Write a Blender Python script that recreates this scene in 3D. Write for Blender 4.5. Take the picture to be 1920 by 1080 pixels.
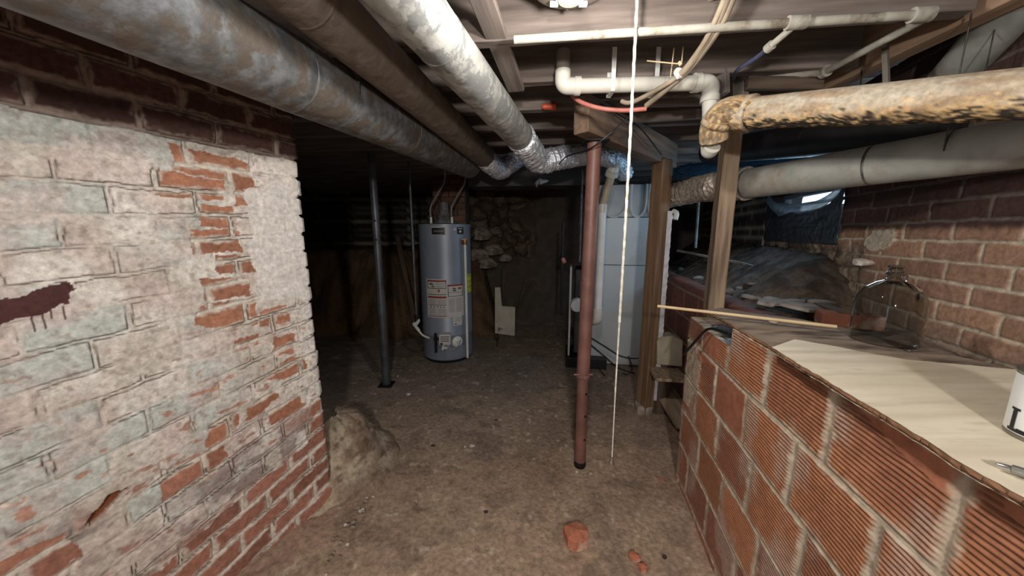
import bpy, bmesh, math, random
import numpy as np
from mathutils import Vector, Matrix
random.seed(7); np.random.seed(7)
for o in list(bpy.data.objects): bpy.data.objects.remove(o)
scene = bpy.context.scene
col = scene.collection

# ------------------------------------------------------------------ camera
TH = math.radians(9.5); FPX = 620.0; CAMZ = 1.4
cam_d = bpy.data.cameras.new('camera'); cam = bpy.data.objects.new('camera', cam_d); col.objects.link(cam)
cam.location = (0, 0, CAMZ); cam.rotation_euler = (math.pi/2-TH, 0, 0)
cam_d.sensor_width = 36; cam_d.lens = 36*FPX/1920; cam_d.clip_start = .02
scene.camera = cam
# ------------------------------------------------------------------ world, lights, exposure
w = bpy.data.worlds.new('world'); scene.world = w; w.use_nodes = True
w.node_tree.nodes['Background'].inputs[0].default_value = (.62, .8, 1, 1)
w.node_tree.nodes['Background'].inputs[1].default_value = 3.0
scene.view_settings.view_transform = 'Standard'; scene.view_settings.look = 'None'
scene.view_settings.exposure = 0.9; scene.view_settings.gamma = 1
def light(name, typ, loc, energy, color, size=.1, rot=None, sy=None):
    d = bpy.data.lights.new(name, typ); d.energy = energy; d.color = color
    if typ == 'AREA':
        d.size = size
        if sy: d.shape = 'RECTANGLE'; d.size_y = sy
    else: d.shadow_soft_size = size
    o = bpy.data.objects.new(name, d); col.objects.link(o); o.location = loc
    if rot: o.rotation_euler = rot
    return o
BULB = (.20, .86, 2.02)
light('bulb_light', 'POINT', (BULB[0], BULB[1], BULB[2]-.07), 14, (1, .95, .90), .035)
FILL_BULB = (.05, -.85, 1.78)  # added fill lamp behind the camera, lifts the undersides and far end
light('rear_fill_light', 'POINT', (FILL_BULB[0], FILL_BULB[1], FILL_BULB[2]-.07), 64, (1, .96, .92), .05)

light('window_daylight', 'AREA', (2.02, 2.46, 1.60), 3.4, (.45, .72, 1), .9, (math.radians(80), 0, math.radians(90-17.5)), .16)

# ------------------------------------------------------------------ pixel <-> place helpers (forward distance t or height z)
cT, sT = math.cos(TH), math.sin(TH)
def D_(px, py):
    u = (px-960)/FPX; v = (540-py)/FPX
    return Vector((u, cT+v*sT, -sT+v*cT))
def P(px, py, t): return Vector((0, 0, CAMZ))+D_(px, py)*t
def PZ(px, py, z):
    d = D_(px, py); return Vector((0, 0, CAMZ))+d*((z-CAMZ)/d.z)

# ------------------------------------------------------------------ numpy noise
def _h(ix, iy, seed):
    n = (ix.astype(np.int64)*374761393 + iy.astype(np.int64)*668265263 + seed*1442695041) & 0xffffffff
    n = ((n ^ (n >> 13))*1274126177) & 0xffffffff
    n = n ^ (n >> 16)
    return (n & 0xffffff)/float(0xffffff)
def vn(x, y, seed=0):
    ix = np.floor(x); iy = np.floor(y); fx = x-ix; fy = y-iy
    fx = fx*fx*(3-2*fx); fy = fy*fy*(3-2*fy)
    a = _h(ix, iy, seed); b = _h(ix+1, iy, seed); c = _h(ix, iy+1, seed); d = _h(ix+1, iy+1, seed)
    return (a*(1-fx)+b*fx)*(1-fy)+(c*(1-fx)+d*fx)*fy
def fbm(x, y, seed=0, o=4):
    r = 0; a = .5; t = 0
    for i in range(o):
        r = r+a*vn(x*2**i, y*2**i, seed+i*17); t += a; a *= .5
    return r/t
def ss(a, b, x):
    t = np.clip((x-a)/(b-a), 0, 1); return t*t*(3-2*t)
def mixc(c0, c1, m): return c0*(1-m[..., None])+c1*m[..., None]
def rgb(r, g, b):
    f = lambda c: ((c/255+.055)/1.055)**2.4 if c > 10 else c/255/12.92
    return np.array([f(r), f(g), f(b)])
def inpoly(x, y, poly):
    r = np.zeros(x.shape, bool); n = len(poly); j = n-1
    for i in range(n):
        xi, yi = poly[i]; xj, yj = poly[j]
        cnd = ((yi > y) != (yj > y)) & (x < (xj-xi)*(y-yi)/((yj-yi) or 1e-9)+xi)
        r ^= cnd; j = i
    return r

# ------------------------------------------------------------------ materials
def node_mat(name):
    m = bpy.data.materials.new(name); m.use_nodes = True
    nt = m.node_tree; return m, nt, nt.nodes, nt.links, nt.nodes['Principled BSDF']
def mat(name, c1, c2=None, scale=8, stretch=(1, 1, 1), rough=.7, metal=0, bump=.2, c3=None, th=(.45, .6), detail=6, spec=.5, dist=.01):
    m, nt, N, L, b = node_mat(name)
    c1 = tuple(rgb(*c1)); c2 = tuple(rgb(*(c2))) if c2 else c1
    tc = N.new('ShaderNodeTexCoord'); mp = N.new('ShaderNodeMapping'); mp.inputs['Scale'].default_value = stretch
    L.new(tc.outputs['Object'], mp.inputs['Vector'])
    n = N.new('ShaderNodeTexNoise'); n.inputs['Scale'].default_value = scale; n.inputs['Detail'].default_value = detail
    L.new(mp.outputs[0], n.inputs['Vector'])
    r = N.new('ShaderNodeValToRGB'); r.color_ramp.elements[0].position = .35; r.color_ramp.elements[1].position = .65
    r.color_ramp.elements[0].color = c1+(1,); r.color_ramp.elements[1].color = c2+(1,)
    L.new(n.outputs['Fac'], r.inputs[0]); out = r.outputs[0]
    if c3:
        n2 = N.new('ShaderNodeTexNoise'); n2.inputs['Scale'].default_value = scale*.45; n2.inputs['Detail'].default_value = 9
        n2.inputs['Roughness'].default_value = .7
        L.new(mp.outputs[0], n2.inputs['Vector'])
        r2 = N.new('ShaderNodeMapRange'); r2.inputs[1].default_value = th[0]; r2.inputs[2].default_value = th[1]
        L.new(n2.outputs['Fac'], r2.inputs[0])
        mx = N.new('ShaderNodeMix'); mx.data_type = 'RGBA'; L.new(r2.outputs[0], mx.inputs[0])
        L.new(out, mx.inputs[6]); mx.inputs[7].default_value = tuple(rgb(*c3))+(1,)
        out = mx.outputs[2]
        if metal:
            mr = N.new('ShaderNodeMapRange'); mr.inputs[3].default_value = metal; mr.inputs[4].default_value = metal*.15
            L.new(r2.outputs[0], mr.inputs[0]); L.new(mr.outputs[0], b.inputs['Metallic'])
    L.new(out, b.inputs['Base Color'])
    b.inputs['Roughness'].default_value = rough
    if not (c3 and metal): b.inputs['Metallic'].default_value = metal
    b.inputs['Specular IOR Level'].default_value = spec
    if bump:
        bp = N.new('ShaderNodeBump'); bp.inputs['Strength'].default_value = bump; bp.inputs['Distance'].default_value = dist
        L.new(n.outputs['Fac'], bp.inputs['Height']); L.new(bp.outputs[0], b.inputs['Normal'])
    return m
def mat_attr(name, rough=.85, scale=60, var=.36, bump=.5, spec=.3, dist=.004, metal=0):
    """colour from the surface's own painted attribute, fine grain from noise"""
    m, nt, N, L, b = node_mat(name)
    at = N.new('ShaderNodeAttribute'); at.attribute_name = 'Col'
    tc = N.new('ShaderNodeTexCoord')
    n = N.new('ShaderNodeTexNoise'); n.inputs['Scale'].default_value = scale; n.inputs['Detail'].default_value = 8; n.inputs['Roughness'].default_value = .65
    L.new(tc.outputs['Object'], n.inputs['Vector'])
    mr = N.new('ShaderNodeMapRange'); mr.inputs[1].default_value = .3; mr.inputs[2].default_value = .7
    mr.inputs[3].default_value = 1-var; mr.inputs[4].default_value = 1+var*.6
    L.new(n.outputs['Fac'], mr.inputs[0])
    vm = N.new('ShaderNodeVectorMath'); vm.operation = 'SCALE'
    L.new(at.outputs['Color'], vm.inputs[0]); L.new(mr.outputs[0], vm.inputs['Scale'])
    L.new(vm.outputs[0], b.inputs['Base Color'])
    b.inputs['Roughness'].default_value = rough; b.inputs['Specular IOR Level'].default_value = spec; b.inputs['Metallic'].default_value = metal
    bp = N.new('ShaderNodeBump'); bp.inputs['Strength'].default_value = bump; bp.inputs['Distance'].default_value = dist
    L.new(n.outputs['Fac'], bp.inputs['Height']); L.new(bp.outputs[0], b.inputs['Normal'])
    return m
M = {}
M['masonry'] = mat_attr('masonry')
M['earth'] = mat_attr('earth', .95, 45, .4, .6, .15, .01)
M['tile'] = mat_attr('glazed_tile', .42, 50, .3, .25, .5, .003)
M['pipe_paint'] = mat_attr('flaking_pipe', .8, 60, .35, .5, .3, .004)
M['galv'] = mat('galvanised', (134, 138, 140), (92, 92, 92), 26, (1, 1, 1), .62, .3, .5, (98, 88, 78), (.46, .56))
M['galv_dusty'] = mat('galvanised_dusty', (134, 124, 114), (96, 88, 80), 24, (1, 1, 1), .7, .2, .5, (112, 100, 88), (.44, .58))
M['duct_pale'] = mat('duct_dust_pale', (184, 184, 178), (152, 152, 146), 22, (1, 1, 1), .6, .2, .4, (126, 128, 126), (.50, .54))
M['duct_right'] = mat('duct_dusty_green', (172, 172, 164), (150, 152, 144), 12, (1, 1, 1), .6, .15, .25, (146, 132, 118), (.5, .66))
M['duct_black'] = mat('duct_black', (46, 44, 44), (30, 29, 30), 9, rough=.5, metal=.3)
M['seam'] = mat('duct_seam', (140, 138, 132), (90, 86, 80), 30, rough=.5, metal=.6)
M['wire_steel'] = mat('wire_steel', (90, 86, 80), (60, 56, 52), 30, rough=.5, metal=.6)
M['foil'] = mat('foil', (226, 230, 236), (196, 200, 208), 60, rough=.38, metal=.6, bump=.9, dist=.01)
M['foil_brown'] = mat('foil_dusty', (200, 188, 172), (160, 146, 132), 60, rough=.4, metal=.55, bump=.8, dist=.01)
M['wood'] = mat('joist_wood', (128, 104, 84), (92, 74, 60), 4, (9, 9, .7), .85, 0, .3, (104, 88, 76), (.45, .7))
M['wood_light'] = mat('pale_timber', (176, 146, 118), (142, 114, 92), 4, (9, 9, .7), .85)
M['joist'] = mat('old_joist', (124, 112, 104), (96, 86, 80), 4, (9, 9, .7), .9, 0, .3)
M['deck'] = mat('floor_deck', (100, 92, 88), (76, 70, 66), 3, (1, 10, 1), .9, 0, .3)
M['post_wood'] = mat('post_wood', (132, 102, 74), (98, 74, 52), 3.5, (10, 10, .6), .8, 0, .3, (78, 56, 38), (.5, .72))
M['post_grey'] = mat('post_grey_wood', (162, 140, 116), (120, 100, 80), 3.5, (10, 10, .6), .85, 0, .3, (78, 62, 50), (.5, .7))
M['plank_dark'] = mat('plank_dark', (96, 80, 64), (62, 50, 40), 3.5, (10, 10, .6), .9)
M['ply'] = mat('plywood', (214, 204, 182), (196, 184, 160), 4, (1, 6, 1), .7, 0, .1, (166, 148, 124), (.54, .72))
M['ply_dirty'] = mat('plywood_dusty', (150, 132, 114), (112, 96, 82), 6, (1, 4, 1), .9, 0, .3, (78, 66, 56), (.5, .62))
M['ply_edge'] = mat('plywood_edge', (150, 108, 76), (92, 64, 44), 10, (1, 1, 12), .9, 0, .5)
M['stick'] = mat('dowel', (214, 190, 150), (196, 170, 130), 6, rough=.6, bump=.1)
M['pvc'] = mat('white_pvc', (212, 210, 200), (192, 188, 176), 5, rough=.38, bump=.05)
M['pvc_bright'] = mat('bright_zinc', (196, 196, 200), (170, 170, 176), 30, rough=.5, metal=.2, bump=.3)
M['pvc_tan'] = mat('aged_pvc', (176, 164, 140), (150, 136, 112), 5, rough=.5, bump=.1)
M['pvc_grey'] = mat('dusty_pvc', (132, 124, 114), (108, 100, 92), 6, rough=.6, bump=.1)
M['pipe_white'] = mat('galvanised_pipe_white', (176, 174, 162), (146, 140, 126), 16, rough=.7, c3=(110, 100, 86), th=(.55, .65))
M['steel_red'] = mat('red_oxide_steel', (124, 86, 76), (102, 68, 60), 9, rough=.5, c3=(140, 108, 94), th=(.55, .7), spec=.5)
M['steel_grey'] = mat('grey_steel', (96, 98, 102), (72, 72, 74), 9, rough=.45, metal=.5)
M['hole'] = mat('dark_hole', (8, 7, 7), rough=1, bump=0)
M['rope'] = mat('rope', (226, 222, 208), (196, 190, 172), 60, rough=.9, bump=.4)
M['black'] = mat('black_plastic', (22, 22, 24), (14, 14, 15), 10, rough=.5)
M['blackiron'] = mat('black_iron', (34, 32, 32), (22, 20, 20), 20, rough=.6, metal=.4)
M['tank'] = mat('tank_grey_enamel', (134, 142, 154), (122, 130, 142), 3, rough=.42, metal=.15, bump=.03)
M['white'] = mat('white_enamel', (226, 226, 222), (206, 206, 200), 5, rough=.45, bump=.03)
M['paper'] = mat('label_paper', (196, 192, 186), (184, 180, 174), 12, rough=.7, bump=0)
M['paper_red'] = mat('label_red', (140, 44, 36), rough=.7, bump=0)
M['ink'] = mat('label_ink', (58, 54, 58), rough=.7, bump=0)
M['ink_grey'] = mat('label_small_print', (140, 136, 136), rough=.7, bump=0)
M['yellow'] = mat('label_yellow', (206, 206, 60), (190, 190, 48), 10, rough=.7, bump=0)
M['furnace'] = mat('furnace_panel', (184, 190, 192), (170, 176, 178), 3, rough=.5, metal=.1, bump=.03, c3=(160, 150, 122), th=(.55, .8))
M['plenum'] = mat('plenum_sheet', (150, 156, 158), (128, 134, 138), 5, rough=.5, metal=.3, bump=.05)
M['mastic'] = mat('mastic', (186, 188, 186), (172, 174, 172), 10, rough=.7)
M['trunk'] = mat('trunk_duct', (84, 80, 78), (60, 57, 56), 5, rough=.6, metal=.4)
M['brass'] = mat('brass', (170, 130, 70), (120, 86, 46), 20, rough=.4, metal=.8)
M['red_tube'] = mat('red_tube', (190, 120, 106), (176, 104, 92), 20, rough=.5, bump=.05)
M['orange'] = mat('orange_plastic', (214, 92, 60), rough=.5, bump=0)
M['blue_cable'] = mat('blue_cable', (96, 104, 140), (76, 84, 120), 20, rough=.6)
M['sheath'] = mat('cable_sheath', (164, 150, 128), (130, 116, 98), 10, (1, 1, 1), .7)
M['cream'] = mat('aged_cream', (128, 120, 108), (112, 104, 94), 6, rough=.5, bump=.03)
M['porcelain'] = mat('porcelain', (214, 202, 182), (200, 186, 164), 6, rough=.35, bump=.03)
M['chrome'] = mat('chrome', (200, 200, 200), rough=.2, metal=1, bump=0)
M['brick_chunk'] = mat('brick_chunk', (188, 116, 86), (166, 96, 72), 18, rough=.9, c3=(196, 168, 146), th=(.5, .62))
M['brick_old'] = mat('old_brick', (150, 92, 70), (116, 72, 58), 14, rough=.9, c3=(170, 150, 132), th=(.52, .62))
M['brick_dim'] = mat('dull_brick', (120, 84, 66), (92, 66, 54), 12, rough=.9)  # darker, less orange brick tone for the chimney
M['mortar_dim'] = mat('dull_mortar', (96, 84, 74), (76, 66, 58), 12, rough=.95)  # matching darker mortar tone
M['stone'] = mat('flagstone', (158, 146, 134), (122, 110, 100), 12, rough=.9, c3=(96, 82, 72), th=(.5, .7))
M['stone_dark'] = mat('dark_pebble', (70, 56, 50), (46, 36, 34), 30, rough=.9)
M['plaster'] = mat('plaster_crumb', (216, 206, 194), (186, 174, 160), 30, rough=.9)
M['mound'] = mat('clay_mound', (150, 132, 110), (112, 96, 78), 9, rough=.95, bump=.7, c3=(84, 68, 56), th=(.52, .66), dist=.03)
M['board_white'] = mat('white_board', (196, 192, 178), (176, 170, 154), 8, rough=.6)
M['block'] = mat('concrete_pale', (170, 160, 138), (146, 136, 116), 8, rough=.9)
M['can_metal'] = mat('tin', (170, 168, 160), (140, 136, 128), 20, rough=.35, metal=.9)
M['can_label'] = mat('can_paper', (228, 228, 226), (214, 214, 212), 8, rough=.6, bump=.03)
M['window_frame'] = mat('window_frame_grey', (150, 154, 158), (134, 138, 142), 8, rough=.6)
def sheet_mat(name, c, alpha, rough=.3):
    m, nt, N, L, b = node_mat(name)
    b.inputs['Base Color'].default_value = tuple(rgb(*c))+(1,); b.inputs['Roughness'].default_value = rough
    b.inputs['Alpha'].default_value = alpha; b.inputs['Transmission Weight'].default_value = .3
    tc = N.new('ShaderNodeTexCoord'); n = N.new('ShaderNodeTexNoise'); n.inputs['Scale'].default_value = 25; n.inputs['Detail'].default_value = 6
    L.new(tc.outputs['Object'], n.inputs['Vector']); bp = N.new('ShaderNodeBump'); bp.inputs['Strength'].default_value = .7; bp.inputs['Distance'].default_value = .02
    L.new(n.outputs['Fac'], bp.inputs['Height']); L.new(bp.outputs[0], b.inputs['Normal'])
    return m
M['plastic_sheet'] = sheet_mat('plastic_sheet', (176, 200, 214), .75)
M['plastic_daylit'] = sheet_mat('plastic_sheet_daylit', (60, 110, 150), .9)  # bluish window daylight put into the sheet colour
M['plastic_dark'] = sheet_mat('plastic_sheet_dusty', (74, 80, 86), .98)
m, nt, N, L, b = node_mat('clear_glass'); b.inputs['Transmission Weight'].default_value = 1; b.inputs['Roughness'].default_value = .04; b.inputs['IOR'].default_value = 1.18
b.inputs['Base Color'].default_value = (.68, .69, .68, 1); M['glass'] = m
m, nt, N, L, b = node_mat('dusty_window_glass'); b.inputs['Alpha'].default_value = .35; b.inputs['Base Color'].default_value = (.5, .55, .58, 1); b.inputs['Roughness'].default_value = .3; M['pane'] = m
def emat(name, c, s):
    m, nt, N, L, b = node_mat(name); b.inputs['Emission Color'].default_value = c+(1,); b.inputs['Emission Strength'].default_value = s; return m
M['bulb'] = emat('glowing_bulb', (1, .93, .85), 12)

# ------------------------------------------------------------------ mesh building
class MB:
    def __init__(s): s.v = []; s.f = []; s.m = []; s.c = None
    def add(s, vs, fs, mi=0):
        k = len(s.v); s.v += [Vector(v) for v in vs]; s.f += [tuple(i+k for i in f) for f in fs]; s.m += [mi]*len(fs); return s
    def box(s, c, size, rz=0, R=None, mi=0):
        x, y, z = [a/2 for a in size]
        R = R or Matrix.Rotation(rz, 3, 'Z')
        vs = [Vector(c)+R@Vector((i*x, j*y, k*z)) for i in (-1, 1) for j in (-1, 1) for k in (-1, 1)]
        return s.add(vs, [(0, 1, 3, 2), (4, 6, 7, 5), (0, 4, 5, 1), (2, 3, 7, 6), (0, 2, 6, 4), (1, 5, 7, 3)], mi)
    def prism(s, poly, z0, z1, mi=0):
        n = len(poly); ar = sum(poly[i][0]*poly[(i+1) % n][1]-poly[(i+1) % n][0]*poly[i][1] for i in range(n))
        if ar < 0: poly = poly[::-1]
        vs = [(p[0], p[1], z0) for p in poly]+[(p[0], p[1], z1) for p in poly]
        return s.add(vs, [tuple(range(n-1, -1, -1)), tuple(range(n, 2*n))]+[(i, (i+1) % n, n+(i+1) % n, n+i) for i in range(n)], mi)
    def tube(s, pts, r, n=12, caps=True, rf=None, mi=0):
        pts = [Vector(p) for p in pts]; rs = r if isinstance(r, (list, tuple)) else [r]*len(pts)
        T = [(pts[min(i+1, len(pts)-1)]-pts[max(i-1, 0)]).normalized() for i in range(len(pts))]
        up = Vector((0, 0, 1)) if abs(T[0].z) < .9 else Vector((0, 1, 0))
        u = (up-T[0]*up.dot(T[0])).normalized(); vs = []
        for i, p in enumerate(pts):
            u = (u-T[i]*u.dot(T[i])).normalized(); w_ = T[i].cross(u)
            for k in range(n):
                a = 2*math.pi*k/n; rr = rs[i]*(rf(i, k) if rf else 1)
                vs.append(p+(u*math.cos(a)+w_*math.sin(a))*rr)
        fs = [(i*n+k, i*n+(k+1) % n, (i+1)*n+(k+1) % n, (i+1)*n+k) for i in range(len(pts)-1) for k in range(n)]
        if caps: fs += [tuple(range(n-1, -1, -1)), tuple(range((len(pts)-1)*n, len(pts)*n))]
        return s.add(vs, fs, mi)
    def lathe(s, prof, c, n=32, axis=(0, 0, 1), mi=0):
        ax = Vector(axis).normalized(); q = Vector((0, 0, 1)).rotation_difference(ax); vs = []
        for r, z in prof:
            for k in range(n):
                a = 2*math.pi*k/n; vs.append(Vector(c)+q@Vector((max(r, 1e-4)*math.cos(a), max(r, 1e-4)*math.sin(a), z)))
        fs = [(i*n+k, i*n+(k+1) % n, (i+1)*n+(k+1) % n, (i+1)*n+k) for i in range(len(prof)-1) for k in range(n)]
        return s.add(vs, fs, mi)
def tag(o, label=None, cat=None, group=None, kind=None):
    for k, v in (('label', label), ('category', cat), ('group', group), ('kind', kind)):
        if v: o[k] = v
    return o
def mk(name, mb, mats, parent=None, label=None, cat=None, group=None, kind=None, smooth=False, bevel=0, colors=None, origin=None):
    if not isinstance(mats, (list, tuple)): mats = [mats]
    me = bpy.data.meshes.new(name)
    xs = [v.x for v in mb.v]; ys = [v.y for v in mb.v]; zs = [v.z for v in mb.v]
    og = Vector(origin) if origin else Vector(((min(xs)+max(xs))/2, (min(ys)+max(ys))/2, min(zs)))
    me.from_pydata([v-og for v in mb.v], [], mb.f); me.polygons.foreach_set('material_index', mb.m)
    for x in mats: me.materials.append(x)
    if colors is not None:
        a = me.color_attributes.new('Col', 'FLOAT_COLOR', 'POINT')
        cc = np.ones((len(mb.v), 4), np.float32); cc[:, :3] = colors; a.data.foreach_set('color', cc.ravel())
    if smooth: me.polygons.foreach_set('use_smooth', [True]*len(mb.f))
    o = bpy.data.objects.new(name, me); col.objects.link(o)
    if parent: o.parent = parent; o.location = og-parent_loc(parent)
    else: o.location = og
    if bevel:
        b = o.modifiers.new('bevel', 'BEVEL'); b.width = bevel; b.segments = 2; b.limit_method = 'ANGLE'; b.angle_limit = .7
    if smooth and smooth != 'all':
        try:
            me.set_sharp_from_angle(angle=math.radians(40))
        except Exception: pass
    return tag(o, label, cat, group, kind)
def parent_loc(p):
    l = Vector((0, 0, 0))
    while p: l = l+p.location; p = p.parent
    return l
def thing(name, loc, label, cat, group=None):
    o = bpy.data.objects.new(name, None); o.empty_display_size = .05; col.objects.link(o); o.location = loc
    return tag(o, label, cat, group)
def link_copy(o, parent=None):
    c = o.copy(); col.objects.link(c)
    if parent: c.parent = parent
    for ch in o.children: link_copy(ch, c)
    return c
def beam(name, p0, p1, w_, h, m, roll=0, parent=None, bevel=.003, jag=0, **k):
    """timber from p0 to p1 (centre line); local z runs along the grain"""
    p0 = Vector(p0); p1 = Vector(p1); d = p1-p0; Ln = d.length; dz = d.normalized()
    up = Vector((0, 0, 1)) if abs(dz.z) < .9 else Vector((math.cos(roll), math.sin(roll), 0))
    y = (up-dz*up.dot(dz)).normalized(); x = y.cross(dz)
    if abs(dz.z) < .9 and roll:
        q = Matrix.Rotation(roll, 3, dz); y = q@y; x = q@x
    me = bpy.data.meshes.new(name); bm = bmesh.new(); seg = max(2, int(Ln/.08))
    rings = []
    rnd = random.Random(int(Ln*1000)+int(p0.x*777))
    for i in range(seg+1):
        rings.append([bm.verts.new((sx*w_/2+rnd.uniform(-1, 1)*jag, sy*h/2+rnd.uniform(-1, 1)*jag, Ln*i/seg)) for sx, sy in ((-1, -1), (1, -1), (1, 1), (-1, 1))])
    for i in range(seg):
        for j in range(4): bm.faces.new((rings[i][j], rings[i][(j+1) % 4], rings[i+1][(j+1) % 4], rings[i+1][j]))
    bm.faces.new(rings[0][::-1]); bm.faces.new(rings[-1]); bm.to_mesh(me); bm.free(); me.materials.append(m)
    o = bpy.data.objects.new(name, me); col.objects.link(o)
    R = Matrix((x, y, dz)).transposed().to_4x4()
    if parent: o.parent = parent; o.matrix_local = Matrix.Translation(p0-parent_loc(parent))@R
    else: o.matrix_world = Matrix.Translation(p0)@R
    if bevel:
        b = o.modifiers.new('bevel', 'BEVEL'); b.width = bevel; b.segments = 1; b.limit_method = 'ANGLE'; b.angle_limit = .9
    return tag(o, k.get('label'), k.get('cat'), k.get('group'), k.get('kind'))
def curve_pts(pts, n=8):
    pts = [Vector(p) for p in pts]; out = []
    for i in range(len(pts)-1):
        a = pts[max(i-1, 0)]; b = pts[i]; c = pts[i+1]; d = pts[min(i+2, len(pts)-1)]
        for k in range(n):
            t = k/n; out.append(.5*((2*b)+(c-a)*t+(2*a-5*b+4*c-d)*t*t+(3*b-a-3*c+d)*t**3))
    out.append(pts[-1]); return out
def lin_pts(pts, step):
    pts = [Vector(p) for p in pts]; out = []
    for a, b in zip(pts, pts[1:]):
        n = max(1, int((b-a).length/step)); out += [a.lerp(b, i/n) for i in range(n)]
    out.append(pts[-1]); return out
def round_pts(pts, r, n=6):
    pts = [Vector(p) for p in pts]; out = [pts[0]]
    for i in range(1, len(pts)-1):
        a = pts[i]+(pts[i-1]-pts[i]).normalized()*min(r, (pts[i-1]-pts[i]).length*.45)
        c = pts[i]+(pts[i+1]-pts[i]).normalized()*min(r, (pts[i+1]-pts[i]).length*.45)
        for k in range(n+1):
            t = k/n; out.append(a*(1-t)**2+pts[i]*2*t*(1-t)+c*t*t)
    out.append(pts[-1]); return out
def grid_mesh(name, X, Y, Z, C, m, label=None, kind='structure', skirt=None, cat=None, parent=None, flip=False):
    """X,Y,Z (n,m) arrays -> one mesh with Col attribute; skirt = vector for the back rim so that the slab has thickness"""
    n, k = X.shape; V = np.stack([X, Y, Z], -1).reshape(-1, 3); cc = C.reshape(-1, 3)
    idx = np.arange(n*k).reshape(n, k)
    F = np.stack([idx[:-1, :-1], idx[1:, :-1], idx[1:, 1:], idx[:-1, 1:]], -1).reshape(-1, 4)
    if skirt is not None:
        rim = np.concatenate([idx[0, :], idx[1:, -1], idx[-1, -2::-1], idx[-2:0:-1, 0]])
        s = len(V); V = np.concatenate([V, V[rim]+np.array(skirt)]); cc = np.concatenate([cc, cc[rim]])
        r = len(rim); ri = np.arange(r); q = np.stack([rim, rim[(ri+1) % r], s+(ri+1) % r, s+ri], -1)
        F = np.concatenate([F, q]); tail = [tuple(range(s, s+r))]
    else: tail = []
    if flip: F = F[:, ::-1]
    og = np.array([V[:, 0].mean(), V[:, 1].mean(), V[:, 2].min()]); V = V-og
    me = bpy.data.meshes.new(name)
    me.vertices.add(len(V)); me.vertices.foreach_set('co', V.astype(np.float32).ravel())
    nf = len(F); tot = nf*4+sum(len(t) for t in tail)
    me.loops.add(tot); me.polygons.add(nf+len(tail))
    li = np.concatenate([F.ravel()]+[np.array(t) for t in tail]).astype(np.int32)
    me.loops.foreach_set('vertex_index', li)
    st = list(range(0, nf*4, 4)); p = nf*4
    for t in tail: st.append(p); p += len(t)
    me.polygons.foreach_set('loop_start', st)
    me.update(calc_edges=True); me.validate()
    a = me.color_attributes.new('Col', 'FLOAT_COLOR', 'POINT'); c4 = np.ones((len(V), 4), np.float32); c4[:, :3] = cc; a.data.foreach_set('color', c4.ravel())
    sm = [True]*nf+[False]*len(tail)
    me.polygons.foreach_set('use_smooth', sm[:len(me.polygons)])
    me.materials.append(m)
    o = bpy.data.objects.new(name, me); col.objects.link(o); o.location = og
    if parent: o.parent = parent
    return tag(o, label, cat, None, kind)
def wall_pt(corner, phi, S, Dd):
    """S metres back from the corner towards the camera along the wall, Dd metres out of its face (towards +a)"""
    b = (math.sin(phi), math.cos(phi)); a = (math.cos(phi), -math.sin(phi))
    return corner[0]-b[0]*S+a[0]*Dd, corner[1]-b[1]*S+a[1]*Dd

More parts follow.
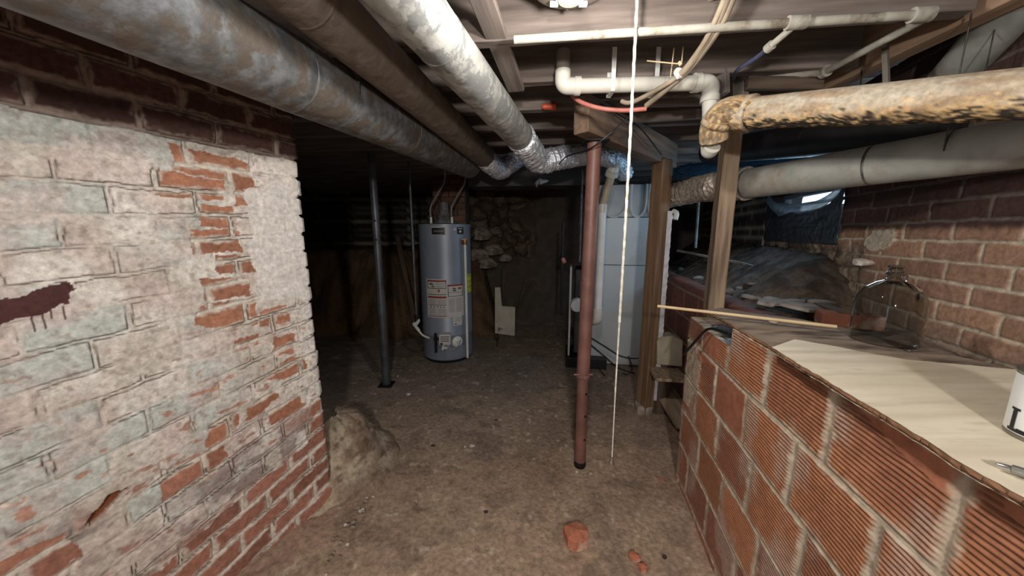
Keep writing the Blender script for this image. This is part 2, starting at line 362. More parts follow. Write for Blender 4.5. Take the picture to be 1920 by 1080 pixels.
# ================================================================== LEFT BRICK WALL
LC = (-.94, 1.54); LPHI = math.radians(25)
def left_wall():
    S, Z = np.meshgrid(np.arange(0, 1.35, .0035), np.arange(-.03, 2.2, .0035), indexing='ij')
    wx = (fbm(S*14, Z*14, 1, 3)-.5)*.012; wz = (fbm(S*14, Z*14, 5, 3)-.5)*.012
    ch = .0794+.0143*np.clip(S, 0, 1.0)
    row = (1.714-(Z+wz))/ch; ri = np.floor(row); fz = row-ri                      # 0 at the top joint of a course
    off = np.where(ri % 2 == 0, .195, .09)+(_h(ri, ri*0, 3)-.5)*.02
    br = (S+wx-off)/.199; bi = np.floor(br); fs = br-bi
    dz = np.minimum(fz, 1-fz)*ch; dx = np.minimum(fs, 1-fs)*.199
    dj = np.minimum(dz, dx)                                                       # distance to the joint line
    mort = 1-ss(.0045, .0085, dj)
    bid = _h(bi, ri, 11); bid2 = _h(bi, ri, 12)
    # where the whitewash has come off (wall coordinates s, z)
    wS = S+(fbm(S*30, Z*30, 31, 5)-.5)*.035; wZ = Z+(fbm(S*30, Z*30, 37, 5)-.5)*.028
    bare = np.zeros(S.shape)
    polys = [[(.43, 1.69), (.20, 1.67), (.20, 1.58), (.43, 1.60)], [(.49, 1.60), (.30, 1.585), (.30, 1.515), (.49, 1.52)], [(.27, 1.60), (.14, 1.58), (.19, 1.52), (.27, 1.5)],
             [(.38, 1.50), (.28, 1.49), (.28, 1.415), (.39, 1.42)], [(.42, 1.41), (.27, 1.41), (.27, 1.33), (.42, 1.33)], [(.36, 1.32), (.25, 1.31), (.235, 1.25), (.35, 1.25)],
             [(.41, 1.235), (.26, 1.23), (.25, 1.15), (.40, 1.15)], [(.42, 1.14), (.24, 1.14), (.25, 1.03), (.36, 1.03), (.44, 1.07)],
             [(.24, 1.08), (.13, 1.09), (.12, 1.01), (.24, 1.01)], [(.20, .96), (.10, .95), (.12, .86), (.20, .87)], [(.33, .99), (.25, .99), (.25, .94), (.34, .94)], [(.14, .85), (.08, .83), (.06, .76), (.20, .76), (.26, .80)],
             [(-.1, .60), (.05, .60), (.08, .52), (.11, .40), (.22, .37), (.34, .35), (.50, .30), (.62, .26), (.9, .2), (.9, -.1), (-.1, -.1)],
             [(.32, .70), (.22, .72), (.20, .68), (.33, .64)], [(.45, .70), (.36, .70), (.36, .62), (.47, .6)], [(.25, .64), (.12, .66), (.10, .58), (.24, .57)],
             [(1.1, .58), (.80, .56), (.78, .46), (1.1, .38)], [(.60, .58), (.42, .60), (.40, .5), (.6, .48)]]
    for p in polys: bare = np.maximum(bare, inpoly(wS, wZ, p).astype(float))
    # mostly thin wash over the lower bricks
    thin = ss(.62, .42, Z+(fbm(S*9, Z*9, 41, 4)-.5)*.5)*ss(.42, .6, fbm(S*16, Z*30, 43, 5)+.05)
    spots = ss(.69, .73, fbm(S*20, Z*40, 47, 5))*ss(1.3, .8, Z)
    top = (Z+(fbm(S*12, Z*12, 51, 3)-.5)*.02 > 1.708).astype(float)
    bare = np.maximum(bare, spots*.8); bare = np.maximum(bare, top)
    # base colours
    orange = rgb(178, 124, 98)*(.78+.36*bid[..., None])
    darkb = rgb(80, 56, 50)*(.7+.5*bid[..., None])
    lowb = rgb(166, 116, 98)*(.78+.4*bid[..., None])
    brick = mixc(orange, lowb, ss(.62, .5, Z)); brick = mixc(brick, darkb, top)
    n1 = fbm(S*7, Z*7, 61, 5); n2 = fbm(S*40, Z*40, 63, 4)
    white = rgb(234, 228, 218); beige = rgb(208, 198, 186); green = rgb(198, 204, 196); pink = rgb(210, 190, 182)
    wash = mixc(white*np.ones(S.shape+(1,)), beige, ss(.35, .6, n1+(S-.5)*.25)); wash = mixc(wash, green, ss(.55, .75, bid)*ss(.25, .45, S)*.85); wash = mixc(wash, pink, ss(.4, .65, fbm(S*11, Z*11, 67, 4))*.6)
    wash = mixc(wash, white, ss(.22, .05, S)*.8)
    wash = mixc(wash, rgb(158, 144, 128), ss(.6, .75, fbm(S*60, Z*60, 71, 3))*.5)
    c = mixc(wash, brick, bare)
    c = mixc(c, mixc(rgb(164, 124, 110)*np.ones(S.shape+(1,)), rgb(146, 130, 124), ss(.3, .7, bid2)), thin*(1-bare)*.85)
    c = c*(.82+.34*n2[..., None])
    mc = mixc(rgb(222, 212, 198)*np.ones(S.shape+(1,)), rgb(150, 134, 122), np.maximum(top, ss(.5, .8, n2)*.6))
    cover = ss(.44, .54, fbm(S*4+7, Z*9, 91, 4))*(1-bare)*ss(.4, .7, Z)
    c = mixc(c, mc*(.75+.4*n2[..., None]), mort*(.25+.75*bare))
    jag = ss(.016, .006, dj-(fbm(S*50, Z*50, 93, 3)-.4)*.02)*bare*.8
    c = mixc(c, mc*(.8+.3*n2[..., None]), jag)
    # smeared parge over the joints near the middle of the upper right
    parge = inpoly(wS, wZ, [(.24, 1.56), (.03, 1.64), (.0, 1.1), (.22, 1.13), (.24, 1.3), (.22, 1.42)]).astype(float)
    c = mixc(c, rgb(232, 226, 218)*(.86+.26*n2[..., None]), parge*.92)
    # thin dark cracks along some joint edges
    crack = (1-cover*.3)*ss(.0026, .0008, np.abs(dj-.006-(fbm(S*30, Z*30, 83, 2)-.5)*.008))*ss(.46, .58, fbm(S*7+3, Z*14, 81, 3))*(1-parge)
    c = mixc(c, rgb(74, 58, 48), crack*.9)
    # dark red-brown paint blotch with drips, hole
    bl = inpoly(wS, wZ, [(.9, 1.165), (.9, 1.222), (.84, 1.232), (.80, 1.228), (.76, 1.248), (.70, 1.262), (.68, 1.245), (.695, 1.215), (.74, 1.19), (.79, 1.182), (.83, 1.165)])
    for sx, ln in ((.715, .03), (.735, .02), (.75, .045), (.765, .05)): bl |= (np.abs(S-sx) < .002) & (Z < 1.2) & (Z > 1.19-ln)
    c = mixc(c, rgb(84, 52, 50)*np.ones(S.shape+(1,)), bl.astype(float))
    hole = inpoly(wS, wZ, [(.76, .545), (.71, .60), (.67, .60), (.69, .575), (.75, .54)]).astype(float)
    c = mixc(c, rgb(122, 72, 44)*np.ones(S.shape+(1,)), hole)
    c = np.clip(c, .01, 1)
    disp = -(.008*mort*(1-parge*.8)*(1-.75*cover)*(.45+.55*bare)) + (n1-.5)*.012+(n2-.5)*.003+(bid-.5)*.004*(1-mort) - .02*hole-.006*crack + .002*(1-bare)
    disp -= .02*np.exp(-(S/.012)**2)*(1-.3*bid)
    Dn = disp
    wS2 = np.exp(-S/.03)
    S2 = S+wS2*(mort*.012+(bid-.5)*.016)-np.where((Z < .095), .035, 0)*np.exp(-S/.05)
    Dn = Dn+np.where(Z < .095, .012, 0)*np.exp(-(S/.14)**4)
    x, y = wall_pt(LC, LPHI, S2, Dn)
    b = (math.cos(LPHI), -math.sin(LPHI))
    grid_mesh('wall_left', x, y, Z+0*x, c, M['masonry'], 'left brick wall, whitewash peeling off red bricks', skirt=(-b[0]*.3, -b[1]*.3, 0), flip=True)
left_wall()
# the rest of the same wall behind the photographer (coarser)
def plain_wall(name, p0, p1, z0, z1, label, thick=.2, seed=0, c0=(150, 110, 96), c1=(120, 86, 74), step=.02):
    p0 = np.array(p0); p1 = np.array(p1); Ln = np.linalg.norm(p1-p0); d = (p1-p0)/Ln; nrm = np.array([d[1], -d[0]])
    S, Z = np.meshgrid(np.linspace(0, Ln, int(Ln/step)+2), np.linspace(z0, z1, int((z1-z0)/step)+2), indexing='ij')
    row = Z/.08; ri = np.floor(row); br = S/.22+(ri % 2)*.5; bi = np.floor(br)
    dj = np.minimum(np.minimum(row-ri, 1-row+ri)*.08, np.minimum(br-bi, 1-br+bi)*.22); mo = 1-ss(.006, .012, dj)
    cc = mixc(rgb(*c0)*np.ones(S.shape+(1,)), rgb(*c1), _h(bi, ri, seed)); cc = mixc(cc, rgb(150, 140, 126), mo)*(.7+.6*fbm(S*8, Z*8, seed, 4)[..., None])
    dd = -.006*mo+(fbm(S*5, Z*5, seed+3)-.5)*.03
    return grid_mesh(name, p0[0]+d[0]*S+nrm[0]*dd, p0[1]+d[1]*S+nrm[1]*dd, Z, cc, M['masonry'], label, skirt=(-nrm[0]*thick, -nrm[1]*thick, 0), flip=True)
q0 = wall_pt(LC, LPHI, 3.4, -.0); q1 = wall_pt(LC, LPHI, 1.346, 0)
plain_wall('wall_left_near', (q0[0], q0[1]), (q1[0], q1[1]), -.03, 2.25, 'whitewashed left brick wall behind the photographer', .3, 5, (206, 196, 184), (186, 176, 166))

# ================================================================== RIGHT TILE WALL (ribbed clay tiles)
TC = (.94, 1.69); TPHI = math.radians(11)
def tile_wall():
    S, Z = np.meshgrid(np.arange(-.03, 2.4, .007), np.arange(-.03, 1.045, .0021), indexing='ij')
    n1 = fbm(S*6, Z*6, 101, 4); n2 = fbm(S*45, Z*45, 103, 4)
    wz = (fbm(S*12, Z*12, 105, 3)-.5)*.006
    zz = Z+wz
    row = np.floor((zz+.155)/.2)                                    # joints at .05 .25 .45 .65 .85
    r0 = row*.2-.155; fz = (zz-r0)
    r_i = row.astype(int)
    offs = {5: .72, 4: .626, 3: .70, 2: .53, 1: .68, 0: .56}
    wdt = {5: .267, 4: .26, 3: .263, 2: .262, 1: .262, 0: .262}
    of = np.zeros(S.shape); wd = np.full(S.shape, .262)
    for k_, v_ in offs.items(): of[r_i == k_] = v_; wd[r_i == k_] = wdt[k_]
    br = (S+wz*.7-of)/wd; bi = np.floor(br); fs = (br-bi)*wd
    dz = np.minimum(np.abs(fz), np.abs(.2-fz)); dx = np.minimum(fs, wd-fs); dj = np.minimum(dz, dx*.8)
    mort = 1-ss(.006, .0095, dj)
    bid = _h(bi, row, 21); bid2 = _h(bi, row, 22)
    # smooth (unribbed) places
    wS = S+(n2-.5)*.03; wZ = Z+(n1-.5)*.03
    smooth = inpoly(wS, wZ, [(1.06, 1.1), (1.06, 1.025), (1.15, .99), (1.26, .965), (1.26, 1.1)]) | inpoly(wS, wZ, [(1.30, 1.1), (1.30, 1.01), (1.40, .985), (1.55, .97), (1.55, 1.1)])
    smooth |= inpoly(S, Z, [(.165, .97), (.165, .79), (.36, .83), (.36, .97)]) | ((row == 4) & (bi == -1) & (S > .12))
    smooth |= (S < .47) & (row == 0)
    smooth = smooth.astype(float)
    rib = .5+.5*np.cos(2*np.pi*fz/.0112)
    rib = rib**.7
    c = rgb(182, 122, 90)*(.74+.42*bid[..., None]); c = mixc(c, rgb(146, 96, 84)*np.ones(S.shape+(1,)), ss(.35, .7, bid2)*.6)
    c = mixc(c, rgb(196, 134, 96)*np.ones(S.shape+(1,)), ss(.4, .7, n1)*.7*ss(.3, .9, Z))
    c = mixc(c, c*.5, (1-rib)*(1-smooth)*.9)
    dust = ss(.5, .66, fbm(S*9, Z*5, 121, 5))*ss(.35, .7, rib+n2*.5)
    c = mixc(c, rgb(192, 172, 158), dust*.5)
    mc = rgb(198, 182, 160)*(.65+.6*n2[..., None])
    smear = ss(.014, .004, dj-(n2-.35)*.022)
    mm = np.maximum(mort, smear*.8)
    c = mixc(c, mc, mm)
    blob = inpoly(wS, wZ, [(.0, .84), (.0, .50), (.08, .50), (.14, .60), (.20, .62), (.20, .8), (.12, .83)])
    c = mixc(c, mc*.95, blob*.8)
    c = mixc(c, rgb(182, 118, 92)*(.85+.3*n2[..., None]), smooth*(1-mm)*.8)
    disp = -.0035*(1-rib)*(1-smooth)*(1-mm)-.004*mort+(n1-.5)*.008+(n2-.5)*.0025*(.3+mm)+(bid-.5)*.003
    disp += .004*blob
    # lower first tile of the top course
    zt = np.where(S < .462, .955, 1.036)+(n2-.5)*.006
    Zc = np.minimum(Z, zt)
    disp -= .012*np.exp(-((S+.03)/.012)**2)
    S2 = S+np.exp(-(S+.03)/.03)*(mort*.01+(bid-.5)*.02)
    x, y = wall_pt(TC, TPHI, S2, -disp)
    c = np.clip(c, .01, 1)
    a = (math.cos(TPHI), -math.sin(TPHI))
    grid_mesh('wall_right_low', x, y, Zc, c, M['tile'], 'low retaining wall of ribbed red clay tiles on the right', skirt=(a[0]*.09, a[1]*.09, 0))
tile_wall()
def a_b(phi): return Vector((math.cos(phi), -math.sin(phi), 0)), Vector((math.sin(phi), math.cos(phi), 0))
ta, tb = a_b(TPHI); TC3 = Vector((TC[0], TC[1], 0))
def TW(s, d, z): return TC3-tb*s+ta*d+Vector((0, 0, z))
# hollow ends of the lower tiles and core behind the facing
hb = MB()
for i in range(3):
    s0 = -.02+i*.155
    hb.box(TW(s0+.075, .105, .90), (.105, .148, .11), -TPHI)
mk('wall_core', hb, M['brick_old'], kind='structure', label='hollow clay tiles behind the facing of the low wall', bevel=.004)
vb = MB()
for i in range(9):
    vb.box(TW(.02+i*.05, .062, .955), (.006, .03, .006), -TPHI)
mk('mortar_ridges', vb, M['masonry'], kind='structure', label='mortar ridges on the low tiles', colors=np.ones((len(vb.v), 3))*rgb(150, 110, 84))
core = MB(); core.prism([TW(-.01, .09, 0)[:2], TW(2.4, .09, 0)[:2], TW(2.4, .26, 0)[:2], TW(-.12, .26, 0)[:2]], 0, .93)
mk('wall_right_backing', core, M['brick_old'], kind='structure', label='solid backing of the low tile wall')
# the same retaining wall further back, set 0.23 m to the right
def tile_wall_far():
    S, Z = np.meshgrid(np.arange(-3.2, .3, .012), np.arange(-.03, 1.005, .006), indexing='ij')
    n1 = fbm(S*6+9, Z*6, 131, 4); n2 = fbm(S*30, Z*30, 133, 4)
    row = np.floor(Z/.2+.2); fz = Z+.04-row*.2; br = S/.3+(row % 2)*.5; bi = np.floor(br); fs = (br-bi)*.3
    dj = np.minimum(np.minimum(fz, .2-fz), np.minimum(fs, .3-fs)); mort = 1-ss(.005, .01, dj)
    c = rgb(124, 76, 62)*(.7+.5*_h(bi, row, 5)[..., None])*np.ones(S.shape+(1,)); c = mixc(c, rgb(142, 126, 112), mort); c = c*(.75+.5*n2[..., None])
    x, y = wall_pt((TC[0]+ta.x*.235, TC[1]+ta.y*.235), TPHI, S, .004*mort-(n1-.5)*.01)
    grid_mesh('wall_right_low_far', x, y, Z+.02*(n1-.5)*(Z > .9), c, M['masonry'], 'far stretch of the low clay tile wall', skirt=(ta.x*.14, ta.y*.14, 0))
tile_wall_far()

# ================================================================== RIGHT BRICK WALL WITH WINDOW
RC = (1.73, 1.38); RPHI = math.radians(17.5)
def right_wall():
    S, Z = np.meshgrid(np.arange(-1.66, 1.3, .005), np.arange(.75, 2.2, .005), indexing='ij')
    # the window opening is left out of this mesh (s -1.62..-.62, z 1.33..1.70) by building three panels
    n1 = fbm(S*6, Z*6, 141, 4); n2 = fbm(S*40, Z*40, 143, 4)
    wz = (fbm(S*12, Z*12, 145, 3)-.5)*.01
    row = (1.352-(Z+wz)+.8)/.0785; ri = np.floor(row+.0); fz = (row-ri)*.0785
    off = np.where(ri % 2 == 0, -.028, .09)
    br = (S+wz-off)/.236; bi = np.floor(br); fs = (br-bi)*.236
    dj = np.minimum(np.minimum(fz, .0785-fz), np.minimum(fs, .236-fs)); mort = 1-ss(.0045, .008, dj)
    bid = _h(bi, ri, 31); bid2 = _h(bi, ri, 32)
    c = rgb(176, 138, 112)*(.78+.35*bid[..., None]); c = mixc(c, rgb(154, 120, 104)*np.ones(S.shape+(1,)), bid2*.6)
    grimy = ss(1.12, 1.0, Z+(n1-.5)*.12+S*.12)
    c = mixc(c, rgb(140, 124, 112)*np.ones(S.shape+(1,)), grimy*.7)
    up = ss(1.40, 1.43, Z+(n2-.5)*.02)  # shadow of the duct and rusty pipe painted into the upper bricks
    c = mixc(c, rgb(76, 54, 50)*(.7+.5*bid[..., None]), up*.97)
    mc = mixc(rgb(198, 184, 162)*np.ones(S.shape+(1,)), rgb(96, 84, 78), np.maximum(up*.95, grimy*.5))  # joints darkened with the painted shadow and the grime
    wS = S+(n2-.5)*.05; wZ = Z+(n1-.5)*.06
    par = inpoly(wS, wZ, [(-.19, 1.42), (-.34, 1.40), (-.38, 1.33), (-.30, 1.30), (-.2, 1.33)])
    mm = np.maximum(mort, par)
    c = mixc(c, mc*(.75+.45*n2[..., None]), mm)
    rough_ = ss(-.36, -.42, wS)*ss(1.36, 1.3, wZ)            # crumbling parged area under the window
    c = mixc(c, mixc(rgb(142, 124, 106)*np.ones(S.shape+(1,)), rgb(84, 70, 60), ss(.45, .6, fbm(S*14, Z*14, 151, 5))), rough_)
    hol = (((S+.02)/.016)**2+((Z-1.155)/.013)**2 < 1) | (((S+.0)/.02)**2+((Z-1.115)/.013)**2 < 1)
    c = mixc(c, rgb(20, 15, 12)*np.ones(S.shape+(1,)), hol.astype(float))
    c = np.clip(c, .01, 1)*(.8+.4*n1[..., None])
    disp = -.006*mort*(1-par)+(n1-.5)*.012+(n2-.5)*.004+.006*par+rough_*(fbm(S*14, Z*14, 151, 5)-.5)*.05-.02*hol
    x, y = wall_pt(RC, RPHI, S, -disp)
    ra_, _ = a_b(RPHI); sk = (ra_.x*.25, ra_.y*.25, 0)
    def sub(name, s0, s1, z0, z1, lab):
        i = np.where((S[:, 0] >= s0) & (S[:, 0] <= s1))[0]; j = np.where((Z[0] >= z0) & (Z[0] <= z1))[0]
        sl = np.ix_(i, j); grid_mesh(name, x[sl], y[sl], Z[sl], c[sl], M['masonry'], lab, skirt=sk)
    sub('wall_right', -.621, 1.3, .75, 2.2, 'right brick wall with thick pale mortar joints')
    sub('wall_right_below_window', -1.66, -.619, .75, 1.331, 'crumbling parged wall under the small window')
    sub('wall_right_above_window', -1.66, -.619, 1.705, 2.2, 'brick wall over the small window')
right_wall()
ra, rb = a_b(RPHI); RC3 = Vector((RC[0], RC[1], 0))
def RW(s, d, z): return RC3-rb*s+ra*d+Vector((0, 0, z))
p0 = RW(-5.0, 0, 0); p1 = RW(-1.655, 0, 0)
plain_wall('wall_right_far', (p1.x, p1.y), (p0.x, p0.y), .7, 2.25, 'dark far stretch of the right foundation wall', -.25, 9, (84, 70, 62), (64, 54, 50), .03)
# window in its opening
wf = MB(); c_ = lambda s, z, d=.12: RW(s, d, z)
Rr = Matrix.Rotation(math.pi/2-RPHI, 3, 'Z')
wf.box(c_(-1.12, 1.345), (1.0, .05, .03), R=Rr); wf.box(c_(-1.12, 1.69), (1.0, .05, .03), R=Rr); wf.box(c_(-1.12, 1.615), (.96, .03, .02), R=Rr)
wf.box(c_(-.635, 1.515), (.03, .05, .33), R=Rr); wf.box(c_(-1.605, 1.515), (.03, .05, .33), R=Rr)
win = mk('window_1', wf, M['window_frame'], kind='structure', label='small basement window high in the right wall', bevel=.003)
pn = MB(); pn.box(c_(-1.12, 1.515, .125), (.95, .004, .32), R=Rr); mk('window_pane', pn, M['pane'], parent=win)
q = MB(); q.box(c_(-1.12, 1.2, .75), (2.4, .1, .92), R=Rr); mk('trim_1', q, M['window_frame'], kind='structure', label='grey concrete edge of the window well outside')
# plastic sheet sagging across the window
def sheet(name, f, nu, nv, m, label, cat, seed=0, amp=.01, thick=.0015):
    U, V = np.meshgrid(np.linspace(0, 1, nu), np.linspace(0, 1, nv), indexing='ij')
    n = (fbm(U*7, V*7, seed, 5)-.5)*2*amp; mb = MB(); vs = []
    for i in range(nu):
        for j in range(nv): vs.append(f(U[i, j], V[i, j], n[i, j]))
    mb.add(vs, [(i*nv+j, (i+1)*nv+j, (i+1)*nv+j+1, i*nv+j+1) for i in range(nu-1) for j in range(nv-1)])
    o = mk(name, mb, m, smooth='all', label=label, cat=cat); s = o.modifiers.new('solid', 'SOLIDIFY'); s.thickness = thick
    return o
def f1(u, v, n):
    s = -1.63+1.04*u; sag = .165*(1-(2*u-1)**4)+.04
    ztop = 1.70-sag*.75; z = 1.33+(ztop-1.33)*v
    return RW(s, -.012+n*1.2, z-.0)
sheet('window_plastic_sheet', f1, 60, 24, M['plastic_dark'], 'dusty dark blue plastic sheet hanging over the lower part of the small window', 'plastic sheet', 7, .012)
def f2(u, v, n):
    s = -1.63+1.04*u; sag = .165*(1-(2*u-1)**4)+.04
    ztop = 1.70-sag*.75; return RW(s, -.022+n*1.5, ztop-.012+.055*v+n*1.2+(.04*(1-u)*v))
sheet('sheet_hem', f2, 60, 6, M['plastic_sheet'], 'pale crumpled plastic hem draped along the window opening', 'plastic sheet', 9, .012)

# ================================================================== FLOOR, EARTH, BACK
def floor():
    if 1:
        xs = np.concatenate([np.arange(-4.1, -1.4, .05), np.arange(-1.4, 1.5, .009), np.arange(1.5, 3.3, .05)]); ys = np.concatenate([np.arange(-2.4, .7, .05), np.arange(.7, 3.3, .009), np.arange(3.3, 6.5, .03)])
        X, Y = np.meshgrid(xs, ys, indexing='ij'); name, label = 'floor', 'worn brown concrete and dirt floor'
        n1 = fbm(X*1.6, Y*1.6, 201, 5); n2 = fbm(X*9, Y*9, 203, 5); n3 = fbm(X*40, Y*40, 205, 4)
        c = mixc(rgb(172, 148, 126)*np.ones(X.shape+(1,)), rgb(154, 130, 110), ss(.35, .65, n1)); c = mixc(c, rgb(118, 102, 90), ss(.5, .7, n2)*.5)
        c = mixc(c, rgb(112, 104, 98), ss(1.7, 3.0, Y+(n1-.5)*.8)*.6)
        c = mixc(c, rgb(178, 158, 132), ss(.60, .74, fbm(X*5, Y*9, 207, 5))*.5)
        c = mixc(c, rgb(206, 190, 170), ss(.72, .78, fbm(X*22, Y*22, 209, 4))*.6)
        c = mixc(c, rgb(84, 68, 58), ss(.70, .78, fbm(X*30, Y*30, 211, 4))*.4)
        # reddish dust and rubble by the walls
        dl = (X-LC[0])*math.cos(LPHI)-(Y-LC[1])*math.sin(LPHI); dr = TC[0]*math.cos(TPHI)-TC[1]*math.sin(TPHI)-(X*math.cos(TPHI)-Y*math.sin(TPHI))
        nl = ss(.30, .02, dl+(n2-.5)*.25)*ss(1.9, 1.5, Y); nr = ss(.22, .0, dr+(n2-.5)*.2)
        c = mixc(c, rgb(164, 136, 118), np.maximum(nl, nr*.5)*.8)
        c = c*(.75+.5*n3[..., None])
        Z = (n1-.5)*.02+(n2-.5)*.008+(n3-.5)*.003+nl*(.015+.035*(n2-.3))+nr*.006
        # shallow hollow near (740,965)
        Z -= .018*np.exp(-(((X+.47)/.045)**2+((Y-1.52)/.04)**2))
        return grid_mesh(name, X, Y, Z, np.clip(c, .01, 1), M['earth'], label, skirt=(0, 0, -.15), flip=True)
floor()
# earth bank at the back left
def bank():
    X, Y = np.meshgrid(np.arange(-4, -.15, .025), np.arange(3.7, 6.2, .025), indexing='ij')
    n1 = fbm(X*1.7, Y*1.7, 301, 5); n2 = fbm(X*8, Y*8, 303, 5)
    yb = 4.25+(n1-.5)*.5
    Z = 1.22*ss(0, .75, Y-yb)**.8+(n2-.5)*.1+.12*(n1-.5)-.06
    Z = np.where(X > -.55, Z*ss(-.15, -.55, X), Z)
    c = mixc(rgb(112, 88, 66)*np.ones(X.shape+(1,)), rgb(80, 64, 50), ss(.35, .65, n2))*(.7+.6*n1[..., None])
    grid_mesh('earth_bank', X, Y, Z, c, M['earth'], 'steep bank of brown earth at the back left', kind='structure', flip=True)
bank()
def stone_wall():
    S, Z = np.meshgrid(np.arange(-1.3, 3.2, .012), np.arange(-.05, 2.25, .012), indexing='ij')
    n1 = fbm(S*3, Z*3, 311, 5); n2 = fbm(S*12, Z*12, 313, 4)
    # lumpy fieldstones
    gx = S*4.2+(n1-.5)*1.5; gz = Z*5.5+(n2-.5)*.6; best = np.full(S.shape, 9.); sec = np.full(S.shape, 9.); bid = np.zeros(S.shape)
    for i in (-1, 0, 1):
        for j in (-1, 0, 1):
            cx = np.floor(gx)+i; cz = np.floor(gz)+j; px = cx+_h(cx, cz, 5)*.8+.1; pz = cz+_h(cx, cz, 6)*.8+.1
            d = np.hypot(gx-px, gz-pz); m_ = d < best; sec = np.where(m_, best, np.minimum(sec, d)); bid = np.where(m_, _h(cx, cz, 7), bid); best = np.where(m_, d, best)
    e = sec-best; jt = 1-ss(.04, .16, e)
    area = ss(.35, .1, S+(n1-.5)*.6)*ss(.85, 1.05, Z+(n1-.5)*.3)
    c = mixc(rgb(86, 76, 66)*np.ones(S.shape+(1,)), rgb(104, 88, 74)*(.6+.7*bid[..., None]), area); c = mixc(c, rgb(50, 42, 36), jt*area)
    c = c*(.7+.6*n2[..., None])
    Y = 5.25-area*(.16*np.minimum(best*0+e, .5)+.1*bid)+(n1-.5)*.06
    grid_mesh('wall_back', S, Y, Z, c, M['masonry'], 'dark back wall with rough fieldstones on its left', skirt=(0, .3, 0))
stone_wall()
plain_wall('wall_rear', (1.8, -2.3), (-2.6, -2.3), 0, 2.25, 'brick wall behind the photographer', .2, 15, (170, 140, 124), (150, 116, 100), .04)
plain_wall('wall_far_left', (-4, 1.2), (-4, 6.2), 0, 2.25, 'dark wall far left', .2, 16, (60, 54, 48), (48, 42, 38), .05)
plain_wall('wall_far_back', (-4.1, 6.2), (3.3, 6.2), 0, 2.3, 'dark wall behind the earth bank', .2, 17, (50, 44, 40), (40, 36, 32), .05)
q = MB(); q.box((-2.85, .95, 1.1), (2.6, .2, 2.3)); mk('wall_side_return', q, M['masonry'], kind='structure', label='wall closing the side void', colors=np.ones((8, 3))*.05)
q = MB(); q.box((2.0, -1.6, 1.1), (.2, 2.4, 2.3)); q.box((1.0, -2.1, 1.1), (2.2, .2, 2.3)); mk('wall_right_rear', q, M['masonry'], kind='structure', label='wall right behind the photographer', colors=np.ones((16, 3))*.12)
# dirt ledge behind the low wall
def ledge():
    S, Dd = np.meshgrid(np.arange(-4.0, 1.9, .016), np.arange(.24, 1.7, .016), indexing='ij')
    x = TC[0]-tb.x*S+ta.x*Dd; y = TC[1]-tb.y*S+ta.y*Dd
    dr = 1.256-(x*math.cos(RPHI)-y*math.sin(RPHI))          # distance in front of the right wall
    n1 = fbm(x*3, y*3, 321, 5); n2 = fbm(x*14, y*14, 323, 5)
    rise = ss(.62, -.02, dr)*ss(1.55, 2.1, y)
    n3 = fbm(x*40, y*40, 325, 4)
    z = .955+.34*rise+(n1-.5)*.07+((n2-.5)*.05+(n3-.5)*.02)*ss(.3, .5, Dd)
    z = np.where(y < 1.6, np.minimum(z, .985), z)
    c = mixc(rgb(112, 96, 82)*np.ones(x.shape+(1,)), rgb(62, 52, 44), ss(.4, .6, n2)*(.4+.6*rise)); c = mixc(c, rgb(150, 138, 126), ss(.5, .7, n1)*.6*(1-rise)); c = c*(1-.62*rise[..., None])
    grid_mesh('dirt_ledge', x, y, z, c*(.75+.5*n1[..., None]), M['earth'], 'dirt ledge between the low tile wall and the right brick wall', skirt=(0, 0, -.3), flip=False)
ledge()
for o in col.objects:
    if o.name.startswith('dirt_ledge'):
        me = o.data; me.flip_normals()

# ================================================================== CEILING
dk = MB(); dk.box((-.3, 1.9, 2.30), (8.4, 9.0, .05)); mk('ceiling', dk, M['deck'], kind='structure', label='underside of the old plank floor above')
JPHI = math.radians(6.4); ja, jb = a_b(JPHI)
ZJ = 2.06
JL = {.87: 'ceiling joist nearest the picture top edge, above the cream lamp holder', 1.26: 'ceiling joist directly behind the long thin white water pipe', 1.60: 'ceiling joist just beyond the white drain pipe', 1.94: 'ceiling joist right above the front end of the short support beam', 2.28: 'ceiling joist crossing over the middle of the short support beam', 2.66: 'ceiling joist over the top of the brown wooden post'}
for i, yy in enumerate((-1.5, -1.1, -.7, -.3, .1, .48, .87, 1.26, 1.60, 1.94, 2.28, 2.66, 3.05, 3.45, 3.85, 4.25, 4.65, 5.05, 5.45)):
    c0 = Vector((.3, yy, ZJ+.107))
    beam('ceiling_joist', c0-ja*(3.6 if yy > 1.6 else 2.4), c0+ja*(1.10 if yy < 2.0 else 2.6), .05, .215, M['joist'], jag=.002,
         label=JL.get(yy, 'ceiling joist over the photographer' if yy < 1 else 'far ceiling joist in the dark at the back'), cat='joist', group='ceiling joists')
# header beam on the upper right
h0 = Vector((1.49, 1.86, 2.15)); h1 = Vector((1.43, .35, 2.15))
beam('header_beam', h0, h1, .07, .19, M['wood_light'], label='brown timber header running diagonally at the upper right under the joists', cat='beam')
pl0 = Vector((1.30, 1.55, 2.045))
beam('sill_plank', RW(-1.7, .02, 1.78)+Vector((-.05, 0, 0)), RW(.9, .02, 1.74)+Vector((-.05, 0, 0)), .05, .10, M['plank_dark'], label='dark timber sill along the top of the right brick wall', cat='timber')
beam('brace_plank', P(893, -40, .93)+Vector((0, 0, -.01)), P(968, 168, 1.50), .075, .022, M['joist'], label='narrow grey board nailed under the joists beside the pale duct', cat='board')
